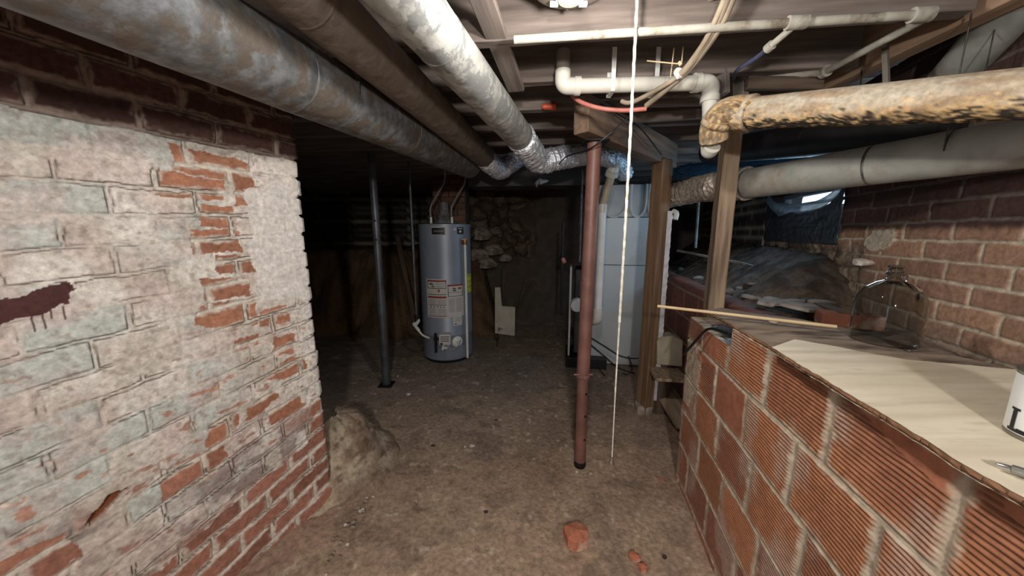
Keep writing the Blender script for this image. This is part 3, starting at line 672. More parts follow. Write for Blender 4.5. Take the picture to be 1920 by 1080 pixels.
# beam over the posts
bp0 = P(1083, 216, 1.72); bp1 = Vector((1.20, 2.58, 0))
b0 = Vector((.335, 1.72, 1.965)); b1 = Vector((1.20, 2.62, 1.965))
beam('support_beam', b0, b1, .085, .17, M['wood'], jag=.002, label='short thick timber beam carried by the red post and the wooden post', cat='beam')
beam('stud', P(1357, 178, 1.40), P(1354, 84, 1.40), .045, .025, M['joist'], roll=.2, label='thin upright board left of the grey post top', cat='board')
beam('stud', P(1389, 192, 1.45), P(1388, 145, 1.45), .055, .03, M['joist'], roll=.2, label='short upright wood block just above the rusty pipe elbow', cat='board')
beam('blocking', P(1185, 222, 1.85), P(1335, 212, 1.82), .03, .05, M['joist'], label='short horizontal board behind the white drain pipe', cat='board')
beam('blocking', P(1400, 156, 1.40), P(1540, 158, 1.40), .03, .05, M['plank_dark'], label='dark horizontal board at the far end of the header beam', cat='board')

# ================================================================== DUCTS
def duct(name, p0, p1, r, m, label, rings=(), wires=(), wob=.01, n=40):
    t = thing(name, Vector(p0).lerp(Vector(p1), .5)-Vector((0, 0, r)), label, 'duct')
    pts = lin_pts([p0, p1], .05); rr = random.Random(int(r*1e4))
    mb = MB(); mb.tube(pts, r, n, True, rf=lambda i, k: 1+wob*math.sin(i*.9+k*.35)*.4)
    mk('duct_shell', mb, m, t, smooth=True)
    d = (Vector(p1)-Vector(p0)).normalized()
    for k_ in rings:
        c = Vector(p0).lerp(Vector(p1), k_); sb = MB(); sb.tube([c-d*.005, c-d*.002, c+d*.002, c+d*.005], [r*1.0, r*1.012, r*1.012, r*1.0], n)
        mk('seam_ring', sb, m if m != M['duct_right'] else M['seam'], t, smooth=True)
    for k_ in wires:
        c = Vector(p0).lerp(Vector(p1), k_); up = Vector((0, 0, 1)); sd = d.cross(up).normalized()
        ring = [c+(sd*math.cos(a)+Vector((0, 0, 1))*math.sin(a))*(r+.004) for a in [math.pi*(-1.0-i/18*1.0)+math.pi*0 for i in range(19)]]
        path = [Vector((ring[0].x, ring[0].y, 2.06))]+ring+[Vector((ring[-1].x, ring[-1].y, 2.06))]
        wb = MB(); wb.tube(path, .002, 6); mk('hanger_wire', wb, M['wire_steel'], t)
    return t
# left to right
D1a = Vector((-.86, .02, 1.82)); D1b = Vector((-.35, 2.80, 1.945))
duct('large_round_duct', D1a, D1b, .105, M['galv'], 'largest leftmost round galvanised duct running along the top of the whitewashed brick wall', (.38, .62), (.445,))
D2a = Vector((-.66, 0, 1.985)); D2b = Vector((-.21, 2.62, 1.965))
duct('middle_round_duct', D2a, D2b, .080, M['galv_dusty'], 'brown dusty round duct in the middle of the three left ducts', (.35, .72))
D3a = Vector((-.52, 0, 2.04)); D3b = Vector((.045, 1.97, 1.93))
D3a = D3b+(Vector((-.25, .95, 1.965))-D3b)*2.0
duct('pale_round_duct', D3a, D3b, .076, M['duct_pale'], 'pale dusty round duct nearest the light, rightmost of the three left ducts', (.56, .80, .985))
def flex(name, pts, r, m, label, n=28, pitch=.028, seed=3):
    pp = lin_pts(curve_pts(pts, 10), pitch/2); rnd = np.random.RandomState(seed); K = rnd.rand(len(pp)+1, n)
    mb = MB(); mb.tube(pp, r, n, True, rf=lambda i, k: 1+(.07 if i % 2 else -.06)+(K[i, k]-.5)*.10)
    return mk(name, mb, m, label=label, cat='flexible duct')
flex('flexible_duct', [D3b-(D3b-D3a).normalized()*.01, D3b+Vector((.04, .10, -.02)), P(1012, 302, 2.25), P(1050, 296, 2.35), P(1100, 290, 2.55), P(1150, 298, 2.75), P(1172, 325, 3.1)], .076, M['foil'], 'shiny silver flexible duct joined to the end of the pale duct')
flex('flexible_duct', [D2b-Vector((0, .01, 0)), D2b+Vector((.03, .10, -.02)), P(938, 318, 2.78), P(958, 306, 2.86), P(985, 290, 3.0), P(1030, 285, 3.3)], .075, M['foil'], 'dull silver flexible duct curving from the brown middle duct', seed=5)
# trunk and dark duct by the furnace
q = MB(); q.box((.35, 3.72, 1.98), (1.6, .34, .20), rz=math.radians(-6)); trunk = mk('trunk_duct', q, M['trunk'], label='dark flat trunk duct hanging across the back behind the silver flexible ducts', cat='duct', bevel=.006)
q = MB(); q.tube([P(1008, 340, 3.45), P(1012, 345, 3.45)], .05, 12); q.tube([P(1012, 341, 3.42), P(1030, 339, 3.42)], [.03, .008], 10)
mk('white_cap', q, M['white'], trunk, 'white cap', smooth=True)
# right ducts
G0 = Vector((1.235, 1.84, 1.655)); G1 = Vector((1.53, .72, 1.66))
G1 = G0+(P(1920, 268, .98)-G0)*1.7
duct('grey_round_duct', G0, G1, .075, M['duct_right'], 'thick pale grey round duct crossing the right side below the rusty pipe', (.02, .36), (.5,))
flex('flexible_duct', [P(1232, 372, 2.62), P(1256, 368, 2.5), P(1300, 357, 2.25), P(1340, 350, 2.0), G0+(G1-G0)*.02], .080, M['foil_brown'], 'dusty silver flexible duct between the wooden post and the grey duct', seed=8)
duct('black_round_duct', P(1330, 285, 2.5), P(1800, 228, 1.18), .085, M['duct_black'], 'black round duct half hidden behind the rusty pipe', (.3, .45, .6), ())
WP0 = P(1960, -50, .95); WP1 = P(1775, 155, 1.32)
duct('white_stack_pipe', WP0, WP1, .066, M['duct_right'], 'smooth pale stack pipe coming down at the top right corner', (), ())
q = MB(); bc = P(1772, 118, 1.5); q.lathe([(.085, -.10), (.075, -.02), (.06, .05), (.058, .12), (.01, .12)], bc, 28, axis=(.25, -.1, 1)); mk('duct_boot', q, M['white'], label='white flared duct boot beside the pale stack pipe', cat='duct boot', smooth=True)

# ================================================================== RUSTY CAST PIPE
def rusty():
    t = thing('rusty_drain_pipe', (1.0, 1.2, 1.72), 'old cast iron drain pipe with flaking orange and black paint on the right', 'pipe')
    A = P(1352, 262, 1.34); A2 = P(1340, 240, 1.335); B = P(1366, 205, 1.27); C_ = P(1410, 212, 1.24); E = P(1920, 176, .745); E2 = C_+(E-C_)*1.7
    def seg(name, pts, r, seed, n=64, blk=1):
        pp = lin_pts(pts, .008); N_ = len(pp); I, K = np.meshgrid(np.arange(N_), np.arange(n), indexing='ij')
        th = 2*np.pi*K/n; L_ = I*.008
        nx = L_*1.0; ny = np.cos(th)*.055; nz = np.sin(th)*.055
        tt_ = np.abs(th-np.pi); a = fbm(nx*9+5, tt_*2.2, seed, 5); a2 = fbm(nx*48+5, tt_*7, seed+3, 5); hi = fbm(nx*110, tt_*9, seed+9, 3)
        low = ss(-.05, -.4, np.cos(th)+(a2-.5)*1.6)               # flaking happens on the underside
        flake = low*ss(.42, .5, a2)
        R_ = 1+(a-.5)*.05+low*(a2-.5)*.16
        base = mixc(rgb(188, 176, 156)*np.ones(I.shape+(1,)), rgb(168, 146, 120), ss(.4, .65, a))
        c = mixc(base, rgb(206, 164, 104), low*ss(.35, .6, a2)*.75); c = mixc(c, rgb(58, 50, 44), ss(-.62, -.82, np.cos(th)+(a2-.5)*1.5*blk+(hi-.5)*.6)*(.35+.65*blk)); c = mixc(c, rgb(70, 58, 48), low*ss(.62, .7, a2)*.8); c = mixc(c, rgb(216, 184, 132), low*ss(.58, .66, hi)*.6); c = c*(.8+.35*hi[..., None])
        mb = MB(); mb.tube(pp, r, n, True, rf=lambda i, k: R_[i, k])
        return mk(name, mb, M['pipe_paint'], t, smooth='all', colors=c.reshape(-1, 3))
    seg('pipe', [C_, E2], .054, 401)
    seg('elbow', curve_pts([P(1338, 264, 1.365), P(1339, 240, 1.34), P(1352, 216, 1.31), P(1380, 207, 1.27), C_], 8), .052, 431, blk=.25)
    seg('hub', [C_-(E-C_).normalized()*.045, C_+(E-C_).normalized()*.0], .064, 441, blk=.4)
    seg('hub', [P(1341, 236, 1.335), P(1346, 226, 1.32)], .058, 451, blk=.2)
    return t
rusty()
# strap hangers on the right
q = MB(); q.tube([P(1656, 70, 1.22), P(1660, 90, 1.2), P(1662, 150, 1.15), P(1663, 180, 1.13)], .010, 4); mk('hanger_strap', q, M['pvc_grey'], label='pale flat strap hanging from the joists just above the rusty pipe', cat='strap')
q = MB(); q.tube([P(1620, 95, 1.38), P(1612, 165, 1.35)], .003, 5); mk('loose_wire', q, M['wire_steel'], label='thin wire hanging behind the upper edge of the rusty pipe', cat='wire')

# ================================================================== WHITE PVC DRAIN
def pvc_drain():
    t = thing('white_drain_pipe', (.5, 1.55, 1.9), 'white plastic drain pipe crossing under the joists to the rusty elbow', 'pipe')
    Z_ = 2.015; y_ = 1.53
    a0 = Vector((.215, y_, 2.15)); a = Vector((.215, y_, Z_)); b = Vector((.83, y_-.03, Z_)); b2 = Vector((.835, y_-.05, 1.79)); e = P(1336, 270, 1.37)
    r = .029
    q = MB(); q.tube(lin_pts([a+Vector((.05, 0, 0)), b-Vector((.05, 0, 0))], .1), r, 20); mk('horizontal_run', q, M['pvc'], t, smooth=True)
    q = MB(); q.tube(round_pts([a+Vector((0, 0, .06)), a, a+Vector((.06, 0, 0))], .05, 8), .033, 20); q.tube([a+Vector((.05, 0, 0)), a+Vector((.075, 0, 0))], .037, 20); mk('elbow', q, M['pvc'], t, smooth=True)
    q = MB(); q.tube([a+Vector((0, 0, .05)), a0], r, 20); mk('riser', q, M['pvc_grey'], t, smooth=True)
    q = MB(); q.tube(round_pts([b-Vector((.06, 0, 0)), b, b-Vector((0, 0, .06))], .05, 8), .033, 20); q.tube([b-Vector((.075, 0, 0)), b-Vector((.05, 0, 0))], .037, 20); q.tube([b-Vector((0, 0, .05)), b-Vector((0, 0, .075))], .037, 20); mk('elbow', q, M['pvc'], t, smooth=True)
    q = MB(); q.tube(lin_pts([b-Vector((0, 0, .06)), b2], .05), r, 20); mk('drop_pipe', q, M['pvc'], t, smooth=True)
    q = MB(); q.tube(round_pts([b2+Vector((0, 0, .02)), b2-Vector((0, 0, .055)), e-Vector((0, 0, .01))], .04, 8), .032, 20); q.tube([b2+Vector((0, 0, .03)), b2], .037, 20); mk('trap_bend', q, M['pvc'], t, smooth=True)
    for x in (.42, .60):
        q = MB(); q.box((x, y_-.036, 2.065), (.018, .003, .165)); q.box((x, y_-.005, 1.982), (.018, .065, .003)); q.box((x, y_+.028, 2.03), (.018, .003, .10)); mk('pipe_strap', q, M['white'], t, 'white strap')
pvc_drain()
# long pipe across the front joist with its run down the header
q = MB(); A = P(1105, 66, 1.065); B = P(1738, 27, .97); q.tube(lin_pts([A-(B-A)*.25, B], .1), .0125, 14)
t = thing('water_pipe', (.9, 1.2, 2.05), 'long thin white water pipe running left to right along the front joist', 'pipe')
mk('pipe_run', q, M['pipe_white'], t, smooth=True)
q = MB(); C_ = P(1543, 137, 1.36); q.tube(round_pts([B, B+Vector((0.02, .03, -.0)), C_], .02), .0125, 14); mk('pipe_run', q, M['pipe_white'], t, smooth=True)
q = MB(); q.tube([B-(B-A).normalized()*.04, B+(B-A).normalized()*.012], .02, 14); q.tube([B, B.lerp(C_, .1)], .019, 14); mk('elbow_fitting', q, M['pipe_white'], t, smooth=True)
q = MB(); q.tube([C_.lerp(B, .06), C_], .022, 14); q.tube([C_, P(1390, 146, 1.45)], .0125, 12); mk('elbow_fitting', q, M['pipe_white'], t, smooth=True)
q = MB(); c0 = P(1493, 45, 1.0); d0 = P(1438, 92, 1.10); q.tube([P(1512, 41, 1.0), P(1476, 43, 1.005)], .019, 12); q.tube([c0, d0], .010, 12); q.tube([d0, d0.lerp(c0, .2)], .015, 12); mk('branch_fitting', q, M['pipe_white'], t, smooth=True)
q = MB(); q.tube(curve_pts([d0, P(1418, 108, 1.2), P(1382, 132, 1.3), P(1375, 150, 1.45)], 6), .007, 8); mk('blue_hose', q, M['blue_cable'], label='short blue hose leaving the branch of the white water pipe', cat='hose', smooth=True)
# cable bundle coming down from the top
def cables():
    t = thing('cable_bundle', P(1260, 150, 1.3), 'bundle of beige cables slanting down from the top of the picture, tied with white ties', 'cables')
    for k, (dx, dy, r, end) in enumerate(((0, 0, .013, (1222, 188)), (9, 3, .011, (1212, 198)), (-6, 4, .009, (1190, 190)), (5, -6, .008, (1240, 175)))):
        pts = [P(1372+dx, -25+dy, .98), P(1345+dx, 40+dy, 1.02), P(1315+dx*.6, 92+dy*.6, 1.1), P(1277+dx*.4, 140+dy*.4, 1.2), P(end[0], end[1], 1.38)]
        if k == 2: pts += [P(1165, 190, 1.42)]
        q = MB(); q.tube(curve_pts(pts, 6), r, 10); mk('cable', q, M['sheath'], t, smooth=True)
    for px, py, tt in ((1274, 137, 1.2),):
        q = MB(); c = P(px, py, tt); d = (P(1345, 40, 1.02)-c).normalized(); q.tube([c-d*.004, c+d*.004], .021, 12); q.tube([c, c+Vector((-.01, -.01, -.02))], .006, 6); mk('cable_tie', q, M['white'], t)
cables()
q = MB(); q.tube([P(1213, 114, 1.22), P(1275, 120, 1.2)], .0022, 6); q.tube([P(1273, 116, 1.19), P(1277, 122, 1.19)], .006, 6); mk('cable_staple_rod', q, M['stick'], label='thin pale rod sticking out sideways from the cable bundle', cat='rod')
q = MB(); q.tube([P(1264, 90, 1.25), P(1257, 145, 1.25)], .0022, 6); q.tube([P(1281, 88, 1.25), P(1278, 118, 1.25)], .0022, 6); mk('joist_nails', q, M['stick'], label='two thin upright rods behind the cable bundle', cat='rod')
q = MB(); q.tube(curve_pts([P(1073, 180, 1.5), P(1090, 192, 1.45), P(1125, 203, 1.42), P(1170, 207, 1.4), P(1212, 204, 1.38)], 6), .009, 10); mk('red_hose', q, M['red_tube'], label='faded red hose looping under the white drain pipe', cat='hose', smooth=True)
q = MB(); q.tube([P(1020, 200, 1.775), P(1042, 200, 1.775)], [.014, .018], 12); q.tube([P(1016, 200, 1.775), P(1020, 200, 1.775)], [.008, .014], 12); mk('electrical_box', q, M['orange'], label='small orange fitting under the joists left of the support beam', cat='electrical box')
q = MB(); q.tube(curve_pts([P(1360, -10, 1.0), P(1305, 10, 1.12), P(1284, 28, 1.2), P(1278, 48, 1.22)], 6), .004, 6); mk('loose_cable', q, M['sheath'], label='single thin cable looping on the front joist left of the bundle', cat='cable')
q = MB(); q.tube(curve_pts([P(1107, 185, 1.6), P(1160, 215, 1.72), P(1200, 240, 1.8), P(1240, 290, 2.1)], 6), .004, 6); q.tube(curve_pts([P(1180, 218, 1.62), P(1130, 262, 1.66), P(1100, 282, 1.75), P(1060, 295, 2.0), P(1040, 320, 2.6)], 6), .004, 6); mk('black_cable', q, M['black'], label='thin black cable draped across the support beam and the red post', cat='cable')

# ================================================================== LAMP FIXTURE, BULBS, PULL ROPE
def lampholder():
    c = Vector((.172, 1.085, 2.10)); t = thing('ceiling_lamp_holder', c, 'round cream ceiling lamp holder with white brackets at the top centre', 'lamp')
    q = MB(); q.lathe([(.001, .0), (.06, -.003), (.105, .004), (.122, .014), (.125, .03), (.001, .03)], c, 48); mk('canopy', q, M['cream'], t, smooth=True)
    q = MB(); q.lathe([(.034, 0), (.038, -.008), (.035, -.022), (.022, -.024), (.02, -.006), (.001, -.006)], c+Vector((0, .02, 0)), 28); mk('socket_ring', q, M['porcelain'], t, smooth=True)
    for s in (-1, 1):
        q = MB(); q.box(c+Vector((s*.036, .0, -.012)), (.01, .09, .012)); q.box(c+Vector((s*.044, .05, -.014)), (.026, .012, .014)); mk('bracket', q, M['white'], t, bevel=.003)
    q = MB(); q.lathe([(.001, -.006), (.006, -.003), (.007, 0), (.005, .006), (.001, .007)], c+Vector((0.002, .088, -.006)), 12); mk('ball_screw', q, M['chrome'], t, smooth=True)
    q = MB(); q.box(c+Vector((0, 0, .105)), (.1, .1, .13)); mk('junction_box', q, M['steel_grey'], t, bevel=.004)
lampholder()
def bulb(c, label):
    t = thing('light_bulb', c, label, 'light bulb'); C = Vector(c)
    q = MB(); q.lathe([(.001, -.055), (.018, -.05), (.03, -.03), (.028, -.005), (.014, .025), (.013, .035)], C, 20); mk('glass_globe', q, M['bulb'], t, smooth=True)
    q = MB(); q.lathe([(.02, .03), (.022, .07), (.05, .08), (.05, .12), (.001, .12)], C, 20); mk('lamp_socket', q, M['porcelain'], t, smooth=True)
bulb((BULB[0], BULB[1], BULB[2]), 'lit bare bulb just in front of the cream lamp holder')
bulb((FILL_BULB[0], FILL_BULB[1], FILL_BULB[2]), 'added bare fill bulb behind the photographer')
def rope():
    t = thing('pull_cord', P(1147, 868, 1.28), 'long white twisted pull rope hanging straight down in front of the furnace', 'rope')
    bot = P(1147, 866, 1.28); mid = Vector((bot.x, bot.y, P(1154, 712, 1.24).z)); top = Vector((bot.x, bot.y, 2.30))
    mid.z = CAMZ-.32
    pts = lin_pts([mid, top], .004); rr = random.Random(2); off = [Vector((math.sin(i*.013)*.002, 0, 0)) for i in range(len(pts))]
    n = 10; mb = MB(); mb.tube([p+o for p, o in zip(pts, off)], .0046, n, True, rf=lambda i, k: 1+.2*math.cos(3*(2*math.pi*k/n)+i*.55)+.04*rr.random())
    mk('rope', mb, M['rope'], t, smooth='all')
    q = MB(); q.tube(curve_pts([mid+Vector((0, 0, .01)), mid.lerp(bot, .4)+Vector((-.001, 0, 0)), bot+Vector((0, 0, .02))], 8), [.0034]*5+[.003]*5+[.0022]*7, 8); mk('thin_cord', q, M['rope'], t, smooth=True)
    q = MB(); q.lathe([(.001, .022), (.005, .02), (.006, .01), (.010, 0), (.011, -.008), (.004, -.010), (.001, -.010)], bot, 14); mk('pull_bell', q, M['chrome'], t, smooth=True)
rope()

# ================================================================== POSTS
def holes(t, c, zs, r, ang, hr=.008):
    for z in zs:
        q = MB(); d = Vector((math.cos(ang), math.sin(ang), 0)); p = Vector((c[0], c[1], z))+d*(r-.001); q.tube([p, p+d*.002], hr, 12); mk('adjustment_hole', q, M['hole'], t)
def red_post():
    c = PZ(1087, 874, 0.0); x, y = c.x, c.y; t = thing('red_steel_post', (x, y, 0), 'red-brown telescoping steel post standing nearest the camera in the aisle', 'post')
    top = .005
    q = MB(); q.tube([(x, y, .03), (x+.004, y+.02, .62)], .033, 24); mk('lower_tube', q, M['steel_red'], t, smooth=True)
    q = MB(); q.tube([(x+.004, y+.02, .56), (x+.028, y+.06, 1.875)], .0375, 24); mk('upper_tube', q, M['steel_red'], t, smooth=True)
    q = MB(); q.lathe([(.001, 0), (.03, 0), (.036, .012), (.034, .04), (.001, .04)], (x, y, 0), 20); mk('foot', q, M['blackiron'], t, smooth=True)
    q = MB(); q.lathe([(.038, -.008), (.043, -.004), (.043, .006), (.038, .01)], (x+.004, y+.02, .575), 24); q.tube([(x-.055, y, .59), (x+.055, y, .59)], .006, 8); mk('collar_pin', q, M['steel_red'], t, smooth=True)
    holes(t, (x+.001, y+.006), (.19, .34, .48), .033, -math.pi/2+.5, .0075)
    q = MB(); q.box((x+.028, y+.06, 1.874), (.13, .13, .008)); mk('cap_plate', q, M['blackiron'], t)
red_post()
def pole():
    c = PZ(725, 722, 0); t = thing('grey_steel_post', (c.x, c.y, 0), 'slim grey steel post standing in the dark area left of the water heater', 'post')
    q = MB(); q.tube([(c.x, c.y, .0), (c.x, c.y, .9)], .036, 22); q.tube([(c.x, c.y, .88), (c.x, c.y, 2.05)], .032, 22); mk('tube', q, M['steel_grey'], t, smooth=True)
    q = MB(); q.box((c.x, c.y, .008), (.12, .12, .012)); mk('base_plate', q, M['blackiron'], t)
    holes(t, (c.x, c.y), (1.50, 1.34), .032, -math.pi/2+.2, .008)
pole()
# wooden post with metal strip
pA = PZ(1208, 772, 0)
t = thing('wooden_post', (pA.x, pA.y, 0), 'brown timber post with a dented metal strip on its right edge, under the support beam', 'post')
beam('timber', (pA.x, pA.y, 0), (pA.x+.012, pA.y+.02, 1.90), .115, .085, M['post_wood'], roll=.3, parent=t, jag=.002, bevel=.005)
q = MB(); 
ex = Vector((math.cos(.3-math.pi/2), math.sin(.3-math.pi/2), 0))
vs = []; fs = []; NN = 70
Rd = Vector((math.cos(-.25), math.sin(-.25), 0)); Fd = Vector((Rd.y, -Rd.x, 0))
for i in range(NN):
    z = .12+1.43*i/(NN-1); cpt = Vector((pA.x+.006, pA.y+.01, z))+Rd*.066+Fd*(.042)
    dd = .010*(random.random()**2)*(1 if i % 2 else .3)
    vs += [cpt-Rd*.014, cpt+Rd*(.016+dd), cpt+Rd*(.016+dd)-Fd*.06]
for i in range(NN-1):
    for j in range(2): fs.append((i*3+j, i*3+j+1, i*3+j+4, i*3+j+3))
q.add(vs, fs); mo = mk('metal_strip', q, M['pvc_bright'], t, 'dented grey metal strip'); sm = mo.modifiers.new('s', 'SOLIDIFY'); sm.thickness = .002
q = MB(); q.prism([(pA.x-.075, pA.y-.05), (pA.x+.03, pA.y-.075), (pA.x+.078, pA.y+.0), (pA.x+.05, pA.y+.06), (pA.x-.06, pA.y+.06)], 0, .07); mk('frayed_foot', q, M['stone'], t, 'pale rotten foot', bevel=.012)
# grey wooden post on the ledge
pB = PZ(1338, 579, .985)
t = thing('grey_wooden_post', (pB.x, pB.y, .94), 'rough grey timber post standing on the ledge at the end of the boards', 'post')
beam('timber', (pB.x+.01, pB.y+.02, .93), (pB.x+.035, pB.y+.06, 2.06), .14, .075, M['post_grey'], roll=-.35, parent=t, jag=.002, bevel=.005)

# ================================================================== WATER HEATER
def heater():
    c = Vector((-.735, 3.67, 0)); R_ = .278; H = 1.49
    t = thing('water_heater', c, 'tall grey cylindrical gas water heater with warning labels', 'water heater')
    q = MB(); q.lathe([(.001, .03), (R_-.01, .03), (R_, .04), (R_, .30), (R_+.003, .305), (R_+.003, .315), (R_, .32), (R_, H-.03), (R_+.004, H-.03), (R_+.004, H-.005), (R_-.006, H), (.12, H+.012), (.001, H+.014)], c, 64); mk('tank', q, M['tank'], t, smooth=True)
    q = MB(); q.lathe([(R_-.03, 0), (R_-.02, 0), (R_-.015, .035), (.01, .035)], c, 48); mk('base_ring', q, M['blackiron'], t, smooth=True)
    vd = math.atan2(-c.y, -c.x)                                   # direction to the camera
    def ang(px):                                                 # angle round the tank seen at that picture column
        s = ((px-831)/50.0); return vd+math.asin(max(-.97, min(.97, s)))
    def hz(px, py): return P(px, py, 3.45).z
    def curved(px0, px1, py0, py1, m_, off=.0012, mi=0, mb=None, nseg=10):
        a0, a1 = ang(px0), ang(px1); z1, z0 = hz((px0+px1)/2, py0), hz((px0+px1)/2, py1); mb = mb or MB(); vs = []
        for i in range(nseg+1):
            a = a0+(a1-a0)*i/nseg; d = Vector((math.cos(a), math.sin(a), 0))*(R_+.001+off)
            vs += [c+d+Vector((0, 0, z0)), c+d+Vector((0, 0, z1))]
        mb.add(vs, [(i*2, i*2+2, i*2+3, i*2+1) for i in range(nseg)], mi); return mb
    mats = [M['paper'], M['paper_red'], M['ink'], M['ink_grey'], M['yellow'], M['black']]
    # left warning label
    m1 = curved(794, 832, 523, 598, 0); curved(796, 830, 525, 528, 0, .002, 1, m1)
    for a, b_, cc, d in ((796, 830, 540, 541.2), (796, 830, 552, 553.2), (796, 797, 525, 541), (829, 830, 525, 541), (796, 830, 572.5, 573.5), (797, 829, 594, 595.5)): curved(a, b_, cc, d, 0, .002, 2 if d < 590 else 1, m1)
    curved(796, 830, 556, 559.5, 0, .002, 1, m1)
    for r_ in range(4): curved(812, 827, 530+r_*2.6, 530.9+r_*2.6, 0, .002, 3, m1)
    for cx_, cy_ in ((799, 531), (803, 536), (801, 532)): curved(cx_, cx_+6, cy_, cy_+2, 0, .002, 2, m1)
    curved(815, 818, 543, 548, 0, .002, 1, m1)
    for r_ in range(5):
        curved(797, 811, 562+r_*2.1, 562.8+r_*2.1, 0, .002, 3, m1); curved(813, 829, 562+r_*2.1, 562.8+r_*2.1, 0, .002, 3, m1)
    for r_ in range(6):
        curved(797, 811, 580+r_*2.2, 580.8+r_*2.2, 0, .002, 3, m1); curved(813, 829, 580+r_*2.2, 580.8+r_*2.2, 0, .002, 3, m1)
    for k_ in range(5): curved(800+k_*6, 802+k_*6, 575.5, 578, 0, .002, 2, m1)
    mk('warning_label', m1, mats, t, 'white warning label with red bars and rows of small print')
    m2 = curved(832, 862, 534, 597, 0); curved(832.5, 861.5, 534, 537, 0, .002, 1, m2)
    for a, b_, cc, d in ((833, 861, 556, 557), (833, 834, 535, 557), (860, 861, 535, 557), (834, 861, 549, 549.6)): curved(a, b_, cc, d, 0, .002, 2, m2)
    for a, b_ in ((842, 544), (845, 541), (842, 540), (845, 545)): curved(a, a+3, b_, b_+2.4, 0, .002, 2, m2)
    curved(852, 858, 540, 543.5, 0, .002, 1, m2)
    for r_ in range(12): curved(834, 845, 561+r_*2.3, 562+r_*2.3, 0, .002, 3, m2); curved(847, 858, 561+r_*2.3, 562+r_*2.3, 0, .002, 3, m2)
    mk('warning_label', m2, mats, t, 'second white label with small print')
    m3 = curved(867.5, 880, 517, 554, 0, mi=4)
    for r_ in range(3): curved(868.5, 879, 520+r_*11, 521+r_*11, 0, .002, 2, m3)
    mk('energy_label', m3, mats, t, 'yellow energy label')
    m4 = curved(841, 858, 597, 615, 0); curved(843, 848, 611, 612.5, 0, .002, 2, m4)
    for r_ in range(3): curved(844, 856, 600+r_*2.6, 600.8+r_*2.6, 0, .002, 3, m4)
    mk('rating_label', m4, mats, t, 'small white label')
    m5 = curved(807, 834, 425, 441, 0); curved(807.5, 831, 427, 440, 0, .002, 5, m5)
    for k_ in range(7): curved(812+k_*2.6, 813.6+k_*2.6, 432.5, 434.5, 0, .003, 3, m5)
    mk('name_plate', m5, mats, t, 'black name plate')
    m6 = curved(853, 865, 426, 439, 0, mi=5); curved(855, 863, 428, 429.5, 0, .002, 0, m6); curved(857, 861, 432, 436, 0, .002, 0, m6); curved(847, 851, 428, 432, 0, .002, 0, m6); curved(840, 850, 437, 439, 0, .002, 3, m6)
    mk('small_sticker', m6, mats, t)
    # relief valve and white pipe
    a = ang(862); dv = Vector((math.cos(a), math.sin(a), 0)); z = hz(862, 455); pz = c+dv*(R_+.045)
    q = MB(); q.tube([c+dv*R_+Vector((0, 0, z)), pz+Vector((0, 0, z))], .02, 12); q.tube([pz+Vector((0, 0, z-.02)), pz+Vector((0, 0, z+.03))], .022, 12); q.box(pz+Vector((0, 0, z+.035)), (.05, .02, .008)); mk('relief_valve', q, M['brass'], t, smooth=True)
    q = MB(); q.tube([pz+Vector((0, 0, z-.02)), pz+Vector((0, 0, .045))], .0135, 14); mk('relief_pipe', q, M['white'], t, smooth=True)
    # gas control
    a = ang(826); dv = Vector((math.cos(a), math.sin(a), 0)); cg = c+dv*(R_+.05)+Vector((0, 0, hz(827, 637))); Rg = Matrix.Rotation(a+math.pi/2, 3, 'Z')
    q = MB(); q.box(cg, (.125, .09, .12), R=Rg); gv = mk('gas_control', q, M['paper'], t, 'white gas control box', bevel=.012)
    q = MB(); f_ = dv*.047
    for k_ in range(3): q.box(cg+f_+Vector((0, 0, .035-.022*k_)), (.09, .002, .007), R=Rg, mi=0)
    q.box(cg+f_+Rg@Vector((-.035, 0, -.04)), (.025, .003, .025), R=Rg); mk('control_print', q, M['ink'], gv)
    q = MB(); q.lathe([(.001, 0), (.026, 0), (.024, .02), (.001, .02)], cg+Vector((0, 0, -.085))+dv*.0, 16, axis=(0, 0, -1)); q.tube([cg+Vector((-.02, 0, -.06)), cg+Vector((-.03, -.01, -.12))], .012, 8); mk('control_knob', q, M['white'], t, smooth=True)
    q = MB(); q.tube(curve_pts([cg+Vector((.03, -.01, -.06)), cg+Vector((.06, -.02, -.12)), cg+Vector((.13, .02, -.09)), cg+Vector((.15, .06, -.03))], 5), .005, 8); mk('pilot_tube', q, M['chrome'], t)
    a2 = ang(848); d2 = Vector((math.cos(a2), math.sin(a2), 0)); q = MB(); q.lathe([(.001, .012), (.03, .012), (.055, .006), (.06, 0)], c+d2*(R_)+Vector((0, 0, hz(848, 648))), 20, axis=d2); q.tube([c+d2*R_+Vector((0, 0, hz(848, 648))), c+d2*(R_+.05)+Vector((0, 0, hz(848, 648)))], .014, 10); mk('drain_valve', q, M['white'], t, smooth=True)
    m7 = curved(826, 862, 658, 680, 0, .006); mk('burner_cover', m7, M['tank'], t)
    q = MB(); q.tube([cg+Rg@Vector((-.06, 0, 0)), cg+Rg@Vector((-.12, .01, .0))], .016, 10); q.tube([cg+Rg@Vector((-.10, .01, .06)), cg+Rg@Vector((-.10, .01, -.15))], .014, 10); mk('gas_nipple', q, M['blackiron'], t, smooth=True)
    # draft hood
    q = MB(); q.lathe([(.10, .0), (.10, .02), (.075, .05), (.095, .07), (.06, .10), (.05, .12), (.05, .22), (.001, .22)], c+Vector((0, 0, H+.01)), 28); mk('draft_hood', q, M['galv'], t, smooth=True)
